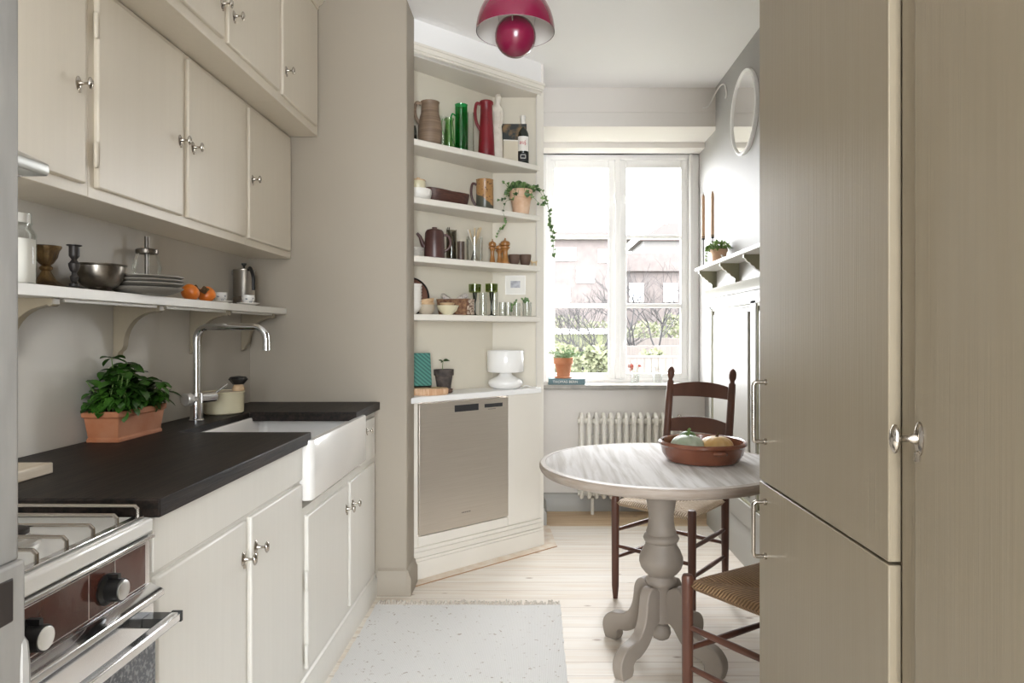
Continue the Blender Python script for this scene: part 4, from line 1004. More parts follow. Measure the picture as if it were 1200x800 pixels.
# bottle
p,k,h=D(613,.048,z,136); t=thing('glass_bottle','dark bottle with white label and red script on the top shelf','bottle',p)
r=.033
MB().lathe([(0,0),(r-.003,0),(r,.004),(r,h*.58),(r*.93,h*.64),(r*.55,h*.74),(.0135,h*.80),(.0125,h*.97),(0,h*.97)],36).build('body',m_bottle,t)
MB().lathe([(.0145,h*.775),(.0142,h*.78),(.0134,h*.93),(.0155,h*.935),(.0155,h),(0,h)],24).build('foil',m_label,t)
def arcband(mb,r,a0,a1,z0,z1,n=16):
    vs=[]; 
    for i in range(n+1):
        a=math.radians(a0+(a1-a0)*i/n); vs += [(r*math.cos(a),r*math.sin(a),z0),(r*math.cos(a),r*math.sin(a),z1)]
    return mb.add(vs,[(2*i,2*i+2,2*i+3,2*i+1) for i in range(n)])
arcband(MB(),r+.0006,-165,-20,h*.26,h*.56).build('label',m_label,t)
arcband(MB(),r+.0006,-140,-35,h*.06,h*.22).build('lower_label',m_blackink,t)
def wrap_text(s,size,mat,rad,zc,ang,name,parent):
    o=tomesh_text(s,size,mat,Matrix.Identity(4),name,parent,ext=.0002)
    for v in o.data.vertices:
        a=math.radians(ang)+v.co.x/rad; rr2=rad+v.co.z; zz_=zc+v.co.y
        v.co=(rr2*math.cos(a),rr2*math.sin(a),zz_)
    return o
wrap_text('auj.',.034,m_ink,r+.0012,h*.435,-88,'lettering',t)
mb=MB()
for rr3,(a0,a1),(za,zb_) in ((r+.001,(-112,-66),(.175,.185)),(r+.001,(-112,-66),(.105,.115)),(r+.001,(-116,-111),(.11,.18)),(r+.001,(-67,-62),(.11,.18))): arcband(mb,rr3,a0,a1,h*za,h*zb_,6)
arcband(mb,r+.001,-120,-60,h*.315,h*.322,6)
mb.build('label_mark',m_label,t)
# --- shelf 2
z=SH[1]
p,k,h=D(492,.085,z,217); t=thing('white_bowl','white ceramic bowl on the second shelf at the left','bowl',(p[0]-.005,p[1],z))
h=.060; MB().lathe(shell([(0,0),(.045,0),(.058,.012),(.066,.035),(.066,.050),(.063,h)],.004),44).build('bowl',m_offw,t)
t=thing('lidded_cup','small cream cup standing on the white bowl','cup',(p[0]-.008,p[1],z+h)); 
MB().lathe([(0,0),(.034,0),(.037,.006),(.038,.040),(.036,.043),(0,.043)],36).build('cup',m_cream,t); MB().lathe([(0,.043),(.038,.043),(.036,.050),(.010,.056),(.008,.062),(0,.063)],30).build('lid',m_wood,t)
p0,k0,_=D(508,.10,z); p1,k1,_=D(541,.085,z)
c=((p0[0]+p1[0])/2,(p0[1]+p1[1])/2,z); 
t=thing('dough_trough','long dark carved wooden trough on the second shelf','trough',c,math.degrees(math.atan2(p1[1]-p0[1],p1[0]-p0[0])))
def st(a,b_,n=28,e=2.6):
    return [(a*math.copysign(abs(math.cos(q))**(2/e),math.cos(q)),b_*math.copysign(abs(math.sin(q))**(2/e),math.sin(q))) for q in [2*PI*i/n for i in range(n)]]
loft([(st(.10,.030),0),(st(.118,.042),.020),(st(.128,.050),.066),(st(.128,.050),.070),(st(.120,.043),.070),(st(.105,.034),.02)],cap0=True,cap1=True).build('trough',m_dough,t,smooth=60)
for v in t.children[0].data.vertices:
    if v.co.z>.03: v.co.z+=max(0,-v.co.x)*.10
p,k,h=D(568,.075,z,211); t=thing('glazed_mug','tall ochre mug with dark green glaze dripping and a handle','mug',p)
def mugmat():
    m,nt,pb=newmat('drip_glaze'); N=nt.nodes; Lk=nt.links
    tc=N.new('ShaderNodeTexCoord'); sp=N.new('ShaderNodeSeparateXYZ'); Lk.new(tc.outputs['Object'],sp.inputs[0])
    no=N.new('ShaderNodeTexNoise'); no.inputs['Scale'].default_value=22; Lk.new(tc.outputs['Object'],no.inputs[0])
    n3=N.new('ShaderNodeTexNoise'); n3.inputs['Scale'].default_value=60; Lk.new(tc.outputs['Object'],n3.inputs[0])
    e=math_(N,Lk,'ADD',math_(N,Lk,'ADD',sp.outputs[2],math_(N,Lk,'MULTIPLY',sp.outputs[0],.7)),math_(N,Lk,'MULTIPLY',no.outputs[0],.05))
    f=math_(N,Lk,'GREATER_THAN',e,.086)
    dots=math_(N,Lk,'GREATER_THAN',n3.outputs[0],.60)
    up=mixc(N,Lk,dots,(.36,.19,.07,1),(.14,.06,.025,1))
    Lk.new(mixc(N,Lk,f,(.075,.075,.055,1),up),pb.inputs['Base Color']); pb.inputs['Roughness'].default_value=.3
    return m
m_mug=mugmat()
MB().lathe(shell([(0,0),(.046,0),(.049,.005),(.048,h*.5),(.047,h-.004),(.049,h)],.004),40).build('body',m_mug,t)
jug_handle(MB(),.047,h-.03,h*.12,.030,HL,.0058,1.2).build('handle',m_brownc,t)
# ivy pot
p,k,h=D(610.5,.048,z,223); ipos=Vector(p); t=thing('ivy_pot','terracotta pot of trailing variegated ivy at the right of the second shelf','potted plant',p)
MB().lathe([(0,0),(.043,0),(.045,.004),(.057,.090),(.064,.092),(.066,h),(.060,h),(.056,.085),(0,.080)],40).build('pot',m_terra2,t)
MB().lathe([(0,h-.02),(.054,h-.02),(.054,h-.014),(0,h-.012)],30).build('soil',m_soil,t)
rnd=random.Random(11); mv=MB(); ml=MB()
def ivyleaf(c,big=1,face=None):
    d=Vector((rnd.uniform(-1,1),rnd.uniform(-.9,.1),rnd.uniform(-.8,.6))); up=face or Vector((rnd.uniform(-.4,.4),-1,rnd.uniform(-.1,.9)))
    l=rnd.uniform(.012,.022)*big
    ml.leaf(c,d,up,l,l*1.05,curl=.15,shape=(.1,1,.8,.45,0))
def vine(pts,n,big=1):
    P=catm(pts,8); mv.tube(P,.0011,5)
    for i in range(n):
        q=P[int(rnd.random()*(len(P)-1))]; ivyleaf(q+Vector((rnd.uniform(-.006,.006),rnd.uniform(-.006,.004),rnd.uniform(-.004,.004))),big)
hz=h
def W(px,py,Y): return Vector(((px-VX)*Y/F,Y,H-(py-VY)*Y/F))-ipos
yi=ipos.y
for i in range(40):
    a=rnd.uniform(0,2*PI); rr4=rnd.uniform(.03,.125); 
    tip=Vector((rr4*math.cos(a),min(rr4*math.sin(a)*.7,.03)-.02,hz+rnd.uniform(-.035,.045)-.03*(rr4/.12)**2))
    vine([(0,0,hz-.01),(tip.x*.4,tip.y*.4,hz+.03),tip],9,1.2)
vine([(-.02,0,hz),W(600,218,yi-.04),W(592,232,yi-.06),W(584,234,yi-.03)],12)
vine([(-.02,-.01,hz),W(598,222,yi-.05),W(589,211,yi-.05)],9)
vine([(-.03,-.03,hz),W(602,232,yi-.08),W(593,236,yi-.11),W(590,248,yi-.15),W(593,262,yi-.15),W(586,270,yi-.15),W(582,277,yi-.15)],26,.9)
for dx in (0,3): vine([(.02,-.01,hz),W(628+dx,220,yi-.06),W(637+dx,232,yi-.09),W(643,246,yi-.10),W(644,262,yi-.10),W(648,276,yi-.10),W(648.5,290,yi-.10),W(650,304,yi-.10)],36,1.05)
vine([(.02,-.02,hz),W(622,228,yi-.08),W(632,238,yi-.09),W(638,240,yi-.09)],16)
ml.build('foliage',m_ivy,t,smooth=80); mv.build('vines',m_stem,t)
# --- shelf 3
z=SH[2]
p,k,h=D(486,.08,z,287); 
for i in range(5):
    pl=thing('white_plate','white side plate in the stack left of the brown coffee pot, '+('lowest of five','fourth from top','middle one','second from top','topmost')[i],'plate',(p[0]-.01,p[1]+.0,z+i*.0098),group='white plates on the third shelf')
    MB().lathe([(0,0),(.04,0),(.046,.002),(.058,.0075),(.0585,.009),(.045,.0055),(0,.005)],40).build('dish',m_offw,pl)
p,k,h=D(508,.055,z,270); p=(p[0]+.006,p[1]-.004,p[2]); t=thing('brown_coffee_pot','dark brown lidded stoneware coffee pot with spout and ring handle','coffee pot',p)
h=.140;r=.052
MB().lathe([(0,0),(r,0),(r+.001,.004),(r,.07),(r-.003,h-.01),(r-.007,h),(0,h)],44).build('body',m_brownc,t)
MB().lathe([(0,h),(r-.008,h),(r-.012,h+.006),(.012,h+.014),(.014,h+.020),(0,h+.022)],36).build('lid',m_brownc,t)
MB().tube([(-.048,-.01,.055),(-.062,-.014,.080),(-.072,-.017,.110),(-.088,-.02,.128)],[.016,.012,.009,.007],12).build('spout',m_brownc,t)
MB().tube(catm([(.046,.006,h-.018),(.070,.008,h-.024),(.082,.008,h-.055),(.074,.007,.055),(.047,.006,.034)],6),.0052,10,flat=1.3).build('handle',m_brownc,t)
# smoke glasses with cutlery
def tumbler(name,label,px,d,zz_,yt,rpx,mat,cat='glass',group=None,wall=.002,flare=1.0):
    p,k,h=D(px,d,zz_,yt); r=rpx*k
    t=thing(name,label,cat,p,group=group)
    MB().lathe(shell([(0,0),(r*.92,0),(r*.97,.004),(r*.97,h*.5),(r*flare,h)],wall),32).build('glass',mat,t); return t,p,h,r
t,p,h,r=tumbler('smoked_glass_vase','tall smoked glass vase of dark cutlery behind the brown coffee pot',529,.132,z,270,6,m_gsmoke,'vase')
for i in range(7):
    a=rnd.uniform(0,2*PI); e=(r*.75*math.cos(a),r*.75*math.sin(a)); q=Vector((e[0]*1.3,e[1]*1.2,h+rnd.uniform(.0,.022)))
    c=thing('dark_fork','dark metal cutlery standing in the smoked glass vase','cutlery',p,group='cutlery in the smoked vase')
    MB().tube([(-e[0]*.5,-e[1]*.5,.006),q*.7,q],[.0018,.002,.0035],6,flat=.5).build('shaft',m_iron,c)
tumbler('brown_tumbler','short dark brown tumbler left of the cutlery jar',540,.085,z,283,4.5,M_('dark_brown_glaze',(.09,.06,.045,1),.4),'tumbler')
t,p,h,r=tumbler('cutlery_jar','clear glass jar holding pale-handled cutlery on the third shelf',556,.062,z,278,10,m_glass,'jar')
for i in range(11):
    a=i*2.4; rr4=r*.70; e=Vector((rr4*math.cos(a)*.5,rr4*math.sin(a)*.5,.006)); q=Vector((rr4*math.cos(a+.6)*1.12,rr4*math.sin(a+.6)*.9,h+.030+rnd.uniform(.0,.030)))
    e=Vector((-q.x*.6,-q.y*.6,.006))
    c=thing('table_knife','pale wood-handled cutlery standing in the clear glass jar','cutlery',p,group='cutlery in the clear jar')
    m_=e.lerp(q,.5)
    MB().tube([m_,e.lerp(q,.75),q],[.003,.0055,.0068],8,flat=.7).build('handle',m_flour if i%3==0 else M_('bone_handle',(.58,.45,.28,1),.5),c)
    MB().tube([e,m_],[.003,.002],6,flat=.4).build('blade',m_knife,c)
# brown mills
def mill(label,px,d,yt,rp):
    p,k,h=D(px,d,z,yt); t=thing('wooden_mill',label,'pepper mill',p,group='golden brown wooden mills'); r=rp*k
    MB().lathe([(0,0),(r,0),(r,.006),(r*.72,.014),(r*.5,h*.35),(r*.48,h*.5),(r*.72,h*.60),(r*.95,h*.63),(r*.95,h*.66),(r*.6,h*.69),(r*.6,h*.70)],24).build('body',m_mill,t)
    MB().lathe([(r*.6,h*.69),(r*.9,h*.72),(r*1.0,h*.78),(r*.85,h*.86),(r*.4,h*.90),(r*.15,h*.93),(r*.15,h),(0,h)],24).build('head',m_mill,t)
mill('small golden brown turned wooden mill, left of the three on the third shelf',577,.095,280,4.6)
mill('squat brown turned mill standing between two golden ones',585.5,.075,285,5)
mill('largest golden brown turned mill with ball head, right of the three',592,.043,279,6)
for lab,px in (('small dark brown cup beside the wooden mills',602.5),('small dark brown cup next to the little animal figure',615.5)):
    p,k,h=D(px,.032,z,298.5); t=thing('brown_cup',lab,'cup',p,group='small brown cups')
    r=7.0*k; MB().lathe(shell([(0,0),(r*.62,0),(r*.8,.012),(r*1.0,h*.8),(r,h)],.003),30).build('cup',M_('matte_brown_clay',(.13,.08,.055,1),.7,col2=(.09,.05,.035,1)),t)
p,k,h=D(626,.012,z,303); t=thing('animal_figurine','tiny pale wooden four-legged animal at the right end of the third shelf','figurine',(p[0],p[1]+.004,p[2]))
s=.001
vs=[(0,0,22),(-12,0,22),(-20,0,32),(-26,0,33),(12,0,22),(17,0,32),(-11,-5,11),(-12,-5,2.5),(-11,5,11),(-12,5,2.5),(12,-5,11),(12,-5,2.5),(12,5,11),(12,5,2.5)]
skin_obj('body',[(a*s,b_*s,c_*s) for a,b_,c_ in vs],[(0,1),(1,2),(2,3),(0,4),(4,5),(1,6),(6,7),(1,8),(8,9),(4,10),(10,11),(4,12),(12,13)],[r_*s for r_ in (5.5,6,4.2,3.2,5.5,2.2,3,2.5,3,2.5,3,2.5,3,2.5)],M_('pale_box_wood',(.68,.52,.30,1),.5),t)
# --- shelf 4
z=SH[3]
p,k,h=D(481.5,.075,z,332)
for i in range(8):
    bw_=thing('white_bowl','white bowl in the nested stack, '+('lowest','second lowest','third lowest','fourth from the bottom','fourth from the top','third from the top','second from the top','topmost')[i]+' of eight','bowl',(p[0],p[1],z+i*.0155),group='nested white bowls on the fourth shelf')
    MB().lathe(shell([(0,0),(.024,0),(.026,.003),(.045,.020),(.056,.040),(.056,.046)],.0025),40).build('bowl',m_offw,bw_)
p,k,h=D(483,.140,z,321); t=thing('round_tray','round brown tray with dark rim leaning behind the white bowls','tray',(p[0]+.0,p[1]+.004,z+.0))
Mt_=tr(0,0,.098)@rot('Z',40)@rot('X',82)
MB().lathe([(0,0),(.088,0),(.090,.001),(.090,.004),(0,.004)],56,Mt_).build('base',M_('reddish_wood',(.16,.07,.045,1),.5,col2=(.21,.10,.065,1),vs=10),t)
MB().lathe([(.088,-.002),(.096,-.001),(.098,.008),(.095,.014),(.090,.008)],56,Mt_).build('rim',m_black,t)
p,k,h=D(499.5,.055,z,356); r=10.8*k
t=thing('stone_bowl','beige bowl under the two small wooden bowls','bowl',p); MB().lathe(shell([(0,0),(r*.62,0),(r*.72,.004),(r*.92,.030),(r*.95,.050)],.003),36).build('bowl',M_('beige_clay',(.45,.38,.29,1),.6),t)
for i,(dz,tl,lab) in enumerate(((.048,4,'small wooden bowl resting in the beige bowl'),(.062,-9,'upper small wooden bowl tilted on top of the other'))):
    t=thing('wooden_bowl',lab,'bowl',(p[0]+.002*i,p[1],p[2]+dz-.012),group='small wooden bowls'); t.rotation_euler=(0,math.radians(tl),0)
    MB().lathe(shell([(0,0),(r*.45,0),(r*.78,.010),(r*.88,.022),(r*.90,.028)],.003),36).build('bowl',m_wood,t)
# basket
p,k,h=D(533,.105,z,347); t=thing('wicker_basket','rectangular brown wicker basket with folded napkins','basket',(p[0]+.004,p[1]-.012,z),-15)
def rct(a,b_,r=.012): return rr(-a,a,-b_,b_,r,4)
sd=loft([(rct(.080,.046),0),(rct(.084,.050),.03),(rct(.090,.055),.082),(rct(.092,.057),.086),(rct(.084,.049),.086),(rct(.076,.042),.01)],cap0=True,cap1=True)
sd.build('basket_body',m_dirtyg,t,smooth=50)
B(.0855,.0925,-.046,.046,.004,.088).build('lit_patterned_end',m_jute_lit,t,bevel=.002)  # window-facing end, its lit look painted in by the paler weave
for lab,dx,rz_,sz in (('folded pale napkin at the left in the wicker basket',-.038,20,.034),('striped folded napkin at the right in the wicker basket',.030,-30,.036)):
    n_=thing('folded_napkin',lab,'napkin',(p[0]+dx,p[1]-.002,z+.075),rz_,group='napkins in the basket')
    mb=MB()
    MM=tr(0,0,.012)@rot('X',18)@rot('Y',32 if dx<0 else -26)
    loft([([(-sz,-.028),(sz,-.028),(sz,.028),(-sz,.028)],-.014),([(-sz-.004,-.032),(sz+.004,-.032),(sz+.004,.032),(-sz-.004,.032)],0),([(-sz,-.028),(sz,-.028),(sz,.028),(-sz,.028)],.014)],mb,True,True)
    mb.v=[tuple(MM@Vector(v)) for v in mb.v]
    mb.build('cloth',m_lino,n_,bevel=.006,bseg=3)
p,k,h=D(525,.030,z,358); t=thing('cream_bowl','cream ceramic bowl in front of the wicker basket','bowl',(p[0],p[1]-.012,p[2]))
r=13.2*k; MB().lathe(shell([(0,0),(r*.42,0),(r*.45,.004),(r*.80,.022),(r,.048)],.003),40).build('bowl',m_cream,t)
t=thing('wooden_bowl','small brown wooden bowl sitting in the cream bowl','bowl',(p[0]-.003,p[1]-.012,p[2]+.024),group='small wooden bowls')
MB().lathe(shell([(0,0),(.018,0),(.028,.012),(.037,.030),(.040,.038)],.003),36).build('bowl',m_wood,t)
def gcand(label,px,d,yt):
    p,k,h=D(px,d,z,yt); t=thing('glass_candleholder',label,'candle holder',p,group='olive green glass candleholders')
    MB().lathe([(0,0),(.026,0),(.026,.003),(.008,.008),(.0055,.02),(.0055,h*.42),(.009,h*.50),(.012,h*.70),(.0135,h*.74),(0,h*.74)],28).build('stem',m_gdark,t)
    MB().lathe([(0,h*.74),(.030,h*.74),(.034,h*.76),(.035,h),(.031,h),(.030,h*.79),(0,h*.78)],32).build('cup',m_golive,t)
gcand('olive green glass candleholder rising behind the wicker basket',556.5,.120,333)
gcand('taller olive green glass candleholder in front of the clear tumblers',576,.060,332.5)
for i,(px,d,yt,rp,lab) in enumerate(((566,.115,343,4.5,'tall clear glass between the two green candleholders'),(579.5,.118,342,4.0,'tall clear glass behind the front green candleholder'),
      (589,.085,354,4.2,'clear tumbler right of the green candleholder'),(595.5,.052,354,4.0,'clear tumbler in the middle of the glasses under the framed picture'))):
    tumbler('clear_tumbler',lab,px,d,z,yt,rp,m_glass,group='clear drinking glasses')
t,p,h,r=tumbler('small_glass_vase','small clear glass vase with a drooping green sprig',605.5,.036,z,355,4.4,m_glass,'vase')
sg=thing('green_sprig','drooping green sprig in the left small glass vase','sprig',p)
ml=MB(); mv=MB()
mv.tube([(0,0,.004),(0,0,h),(-.012,-.01,h+.006),(-.024,-.014,h-.02),(-.028,-.016,h-.035)],.001,5)
for q in ((-.02,-.014,h-.008),(-.028,-.016,h-.035),(-.006,-.008,h+.008)):
    for k_ in range(3): ml.leaf(q,(rnd.uniform(-1,1),-.2,rnd.uniform(-1,.6)),(0,-1,.3),.017,.014)
ml.build('leaves',m_ivy,sg,smooth=80); mv.build('stem',m_stem,sg)
t,p,h,r=tumbler('small_glass_vase','small clear glass vase holding a round-leaved cutting',617.5,.018,z,354,5.4,m_glass,'vase')
sg=thing('leafy_cutting','round-leaved green cutting in the right small glass vase','sprig',p)
ml=MB(); mv=MB(); mv.tube([(0,0,.004),(-.004,0,h+.004),(-.02,-.006,h+.014)],.0012,5)
for dv_,l in (((-.3,0,1),.030),((.3,-.2,.9),.026),((.6,-.2,.2),.02),((-1,-.1,.35),.026),((-.9,-.2,-.2),.022)): ml.leaf((-.002,0,h+.002),dv_,(0,-1,.2),l,l*.72,curl=.1)
ml.leaf((-.02,-.006,h+.012),(-.8,0,.8),(0,-1,.2),.02,.012)
ml.build('leaves',m_ivy,sg,smooth=80); mv.build('stem',m_stem,sg)
# framed picture on unit's back wall
cx=(604-VX)*4.01/F; cz=H+(VY-334)*4.01/F
t=thing('framed_picture','small white framed picture on the back of the fourth shelf','picture',(cx,4.0095,cz))
B(-.060,.060,-.008,0,-.056,.056).build('frame',m_offw,t,bevel=.001); B(-.055,.055,-.0088,-.008,-.051,.051).build('mat',m_paper,t); B(-.028,.028,-.0093,-.0088,-.016,.024).build('print',m_print,t)
# --- counter
z=ZK
p,k,h=D(507,.02,z,452); cxy=(p[0]-.035,p[1]-.012)
t=thing('wood_slice','round wooden slab with bark edge on the counter','wooden slab',(cxy[0]+.01,cxy[1],z))
rf=lambda a,z_:1+.03*math.sin(3*a)+.02*math.sin(5*a+1)
MB().lathe([(0,0),(.100,0),(.104,.004),(.104,.030),(.100,.034)],56,rf=rf,sx=1,sy=.62).build('bark',m_bark,t)
MB().lathe([(0,.0345),(.100,.0345),(.100,.033),(0,.033)],56,rf=rf,sx=1,sy=.62).build('slab_face',m_wood,t)
z2=z+.0345
t=thing('striped_box','teal diagonally striped box leaning on a small black stand','box',(cxy[0]-.030,cxy[1]+.012,z2),28)
Ms=rot('X',-9)
MB().box(-.062,.062,-.010,.010,.008,.178,M=Ms).build('box_body',m_teal,t,bevel=.002)
MB().tube([(-.05,-.025,.004),(-.05,.04,.004)],.003,6).tube([(.05,-.025,.004),(.05,.04,.004)],.003,6).tube([(-.05,.025,.004),(.05,.025,.004)],.003,6).tube([(0,.028,.004),(0,.040,.09)],.003,6).tube([(-.05,-.025,.004),(-.05,-.025,.014)],.003,6).tube([(.05,-.025,.004),(.05,-.025,.014)],.003,6).build('stand',m_black,t)
p,k,h=D(517,.075,z,420); t=thing('dark_flowerpot','dark mottled clay pot with a small seedling on the counter','potted plant',(p[0]+.014,p[1]+.0,z))
hp=.115
m_dkpot=M_('mottled_dark_clay',(.035,.028,.026,1),.8,col2=(.10,.08,.07,1),vs=26)
MB().lathe([(0,.0),(.040,0),(.046,.004),(.048,.020),(.041,.022),(0,.022)],36).build('saucer',M_('brown_saucer',(.10,.055,.04,1),.7),t)
MB().lathe([(0,.022),(.036,.022),(.046,.09),(.052,.092),(.053,hp+.008),(.048,hp+.008),(.045,.09),(0,.088)],36).build('pot',m_dkpot,t)
MB().lathe([(0,.098),(.046,.098),(.046,.104),(0,.106)],24).build('soil',m_soil,t)
MB().tube([(-.006,0,.10),(-.007,0,.14),(-.004,0,.168)],.0018,6).build('stem',m_stem,t)
ml=MB()
for dv_,l in (((1,-.2,.15),.038),((-1,-.1,.3),.026),((.5,.3,.3),.03),((-.3,-.8,-.2),.024)): ml.leaf((-.004,0,.166),dv_,(0,-.6,1),l,l*.5,curl=.1)
ml.build('leaves',M_('dark_leaf',(.03,.07,.02,1),.5),t,smooth=80)
# lamp
p,k,_=D(592.5,.060,z); t=thing('table_lamp','white opal glass lamp with drum shade and mushroom base on the counter','lamp',(p[0],p[1]+.0,z))
hl=.216
MB().lathe([(0,0),(.060,0),(.078,.006),(.094,.018),(.101,.032),(.096,.046),(.078,.058),(.052,.070),(.038,.080),(.034,.090),(.036,.096),(0,.096)],56).build('base',m_opal,t,smooth=60)
MB().lathe([(.036,.093),(.098,.094),(.104,.099),(.1045,hl-.002),(.1025,hl),(.1005,hl-.003),(.1005,.103),(.036,.099)],64).build('lamp_shade',m_opal,t,smooth=50)
MB().lathe([(0,.094),(.037,.094),(.037,.100),(.014,.104),(.014,.145),(0,.145)],24).build('socket',m_offw,t)
pts=catm([(p[0]+.09,p[1]-.035,z+.006),(p[0]+.115,p[1]-.045,z+.020),(p[0]+.150,p[1]-.028,z+.010),(p[0]+.175,p[1]+.005,z+.0045),(p[0]+.160,p[1]+.06,z+.0045)],6)
MB().tube([Vector(q)-Vector((p[0],p[1],z)) for q in pts],.0028,8).build('cord',m_cordw,t)

# ------------------------------------------------------------------ window sill things (z .875)
z=.875; Ys=4.74
xw=lambda px,Y=Ys:(px-VX)*Y/F
t=thing('book','blue-grey hardback book lying on the window sill under the terracotta pot','book',(xw(664,4.70),4.765,z))
hb_=.040; wb=(686-643)*4.70/F/2
B(-wb,wb,-.085,.085,0,.004).build('cover',m_books,t,bevel=.001)
MB().box(-wb,wb,-.085,.085,hb_-.004,hb_).box(-wb,wb,-.087,-.083,0,hb_).build('cover',m_books,t,bevel=.001)
B(-wb+.004,wb-.004,-.083,.081,.004,hb_-.004).build('pages',m_paper,t)
tomesh_text('THOMAS BERN',.024,m_label,tr(-.01,-.0875,hb_/2)@rot('X',90),'lettering',t,ext=.0003,spacing=1.08)
MB().tube([(wb,.0,.02),(wb+.02,-.06,.004),(wb+.035,-.055,.002)],.0015,5).build('ribbon',m_books,t)
t=thing('sill_plant','terracotta pot of grey-green small-leaved plant standing on the book','potted plant',(xw(660.5,4.73),4.765,z+hb_))
k=4.76/F
MB().lathe([(0,0),(.055,0),(.062,.004),(.060,.010),(.048,.012),(0,.012)],36).build('saucer',m_terra,t)
MB().lathe([(0,.012),(.044,.012),(.058,.098),(.066,.100),(.068,.142),(.062,.142),(.056,.10),(0,.125)],40).build('pot',m_terra,t)
ml=MB(); mv=MB()
for i in range(46):
    a=rnd.uniform(0,2*PI); l=rnd.uniform(.03,.13); e=rnd.uniform(.1,1.1)
    tip=Vector((math.cos(a)*l*math.cos(e)*1.25+(.02 if l>.1 else 0),math.sin(a)*l*math.cos(e)*.55,.142+l*math.sin(e)*.75-.01))
    mv.tube([(0,0,.13),tip*.6+Vector((0,0,.07)),tip],.0011,4)
    for j in range(9):
        c=Vector((0,0,.14)).lerp(tip,rnd.uniform(.4,1.05)); ml.leaf(c,(rnd.uniform(-1,1),rnd.uniform(-1,1),rnd.uniform(-.3,1)),(0,-1,.5),rnd.uniform(.010,.018),.008)
ml.build('foliage',m_succ,t,smooth=80); mv.build('stems',m_stem,t)
t=thing('flower_vase','small clear glass vase of pink-red blooms on the sill','vase',(xw(744.5,4.74),4.74,z))
MB().lathe(shell([(0,0),(.027,0),(.029,.004),(.028,.06),(.024,.075),(.028,.088)],.002),28).build('glass',m_glass,t)
fl=thing('cut_flowers','stems of faded pink-red flowers in the small glass vase','flowers',(xw(744.5,4.74),4.74,z))
m_bloom=M_('faded_red_bloom',(.48,.10,.07,1),.7,col2=(.62,.25,.2,1),vs=60); mb=MB(); mv=MB()
for tip in ((-.040,0,.125),(-.030,-.012,.108),(.030,0,.128),(-.022,.01,.13)):
    mv.tube([(0,0,.006),(0,0,.07),tip],.0012,5)
    for j in range(14): mb.leaf(Vector(tip)+Vector((rnd.uniform(-.008,.008),rnd.uniform(-.008,.008),rnd.uniform(-.008,.008))),(rnd.uniform(-1,1),rnd.uniform(-1,1),rnd.uniform(-1,1)),(0,-1,.5),.013 if tip[0]<0 else .008,.010)
mb.build('petals',m_bloom,fl,smooth=80); mv.build('stems',m_stem,fl)
t=thing('glass_bottle','empty clear glass bottle on the right part of the sill','bottle',(xw(770.5,4.74),4.74,z))
MB().lathe(shell([(0,0),(.030,0),(.032,.005),(.032,.065),(.024,.082),(.022,.09),(.026,.096),(.026,.12)],.002),30).build('glass',m_glass,t)

# ------------------------------------------------------------------ things on the right wall shelf (z 1.64)
z=1.64
def candle(label,x,Y,ztop,L0):
    t=thing('candlestick',label,'candlestick',(x,Y,z),group='candlesticks on the right wall shelf')
    MB().lathe([(0,0),(.030,0),(.030,.003),(.006,.006),(.0035,.012),(.0035,ztop-L0-z-.022),(.009,ztop-L0-z-.018),(.011,ztop-L0-z),(.009,ztop-L0-z),(0,ztop-L0-z-.01)],20).build('stem',m_iron,t)
    MB().lathe([(0,ztop-L0-z-.009),(.0105,ztop-L0-z-.009),(.0098,ztop-z-.02),(.003,ztop-z-.004),(0,ztop-z)],18).build('candle',m_candle,t)
    MB().tube([(0,0,ztop-z-.003),(.001,0,ztop-z+.010)],.001,5).build('wick',m_black,t)
candle('tall tan taper candle nearest the window on the right wall shelf',1.052,4.29,H+(VY-227)*4.29/F,.27)
candle('tall tan taper candle behind the potted plant on the right shelf',1.088,4.205,H+(VY-223)*4.205/F,.275)
t=thing('shelf_plant','small terracotta pot of bright green creeping plant on the right wall shelf','potted plant',(1.082,4.035,z)); k=4.035/F
MB().lathe([(0,0),(.036,0),(.045,.066),(.050,.067),(.051,.082),(.046,.082),(.043,.066),(0,.07)],32).build('pot',m_terra2,t)
ml=MB(); mv=MB()
for i in range(300):
    a=rnd.uniform(0,2*PI); r_=.075*rnd.random()**.5; zz_=.095+.035*(1-(r_/.075)**2)*rnd.random()*1.3-.012*(r_/.075)
    cx_=r_*math.cos(a)
    if cx_>.06: continue
    ml.leaf((cx_,r_*math.sin(a),zz_),(rnd.uniform(-1,1),rnd.uniform(-1,1),rnd.uniform(-.5,1)),(0,-.6,1),rnd.uniform(.014,.024),.014)
P=catm([(-.03,.03,.09),(-.055,.05,.075),(-.062,.06,.045),(-.060,.065,.02)],6); mv.tube(P,.001,5)
for i in range(26): ml.leaf(P[int(rnd.random()*len(P))],(rnd.uniform(-1,1),rnd.uniform(-1,1),rnd.uniform(-1,.5)),(0,-1,.5),.011,.008)
for i in range(10):
    a=i*.63; mv.tube([(0,0,.07),(.04*math.cos(a),.04*math.sin(a),.10)],.001,4)
ml.build('foliage',m_fern,t,smooth=80); mv.build('stems',m_stem,t)
t=thing('shell_figurine','little white ceramic bird figure on the right shelf beside the plant','figurine',(1.085,3.915,z))
skin_obj('body',[(0,0,.018),(-.012,0,.022),(-.020,0,.036),(-.026,0,.037),(.016,0,.024),(.026,0,.034),(0,0,.006)],[(0,1),(1,2),(2,3),(0,4),(4,5),(0,6)],[.010,.008,.005,.002,.006,.002,.009],m_offw,t)

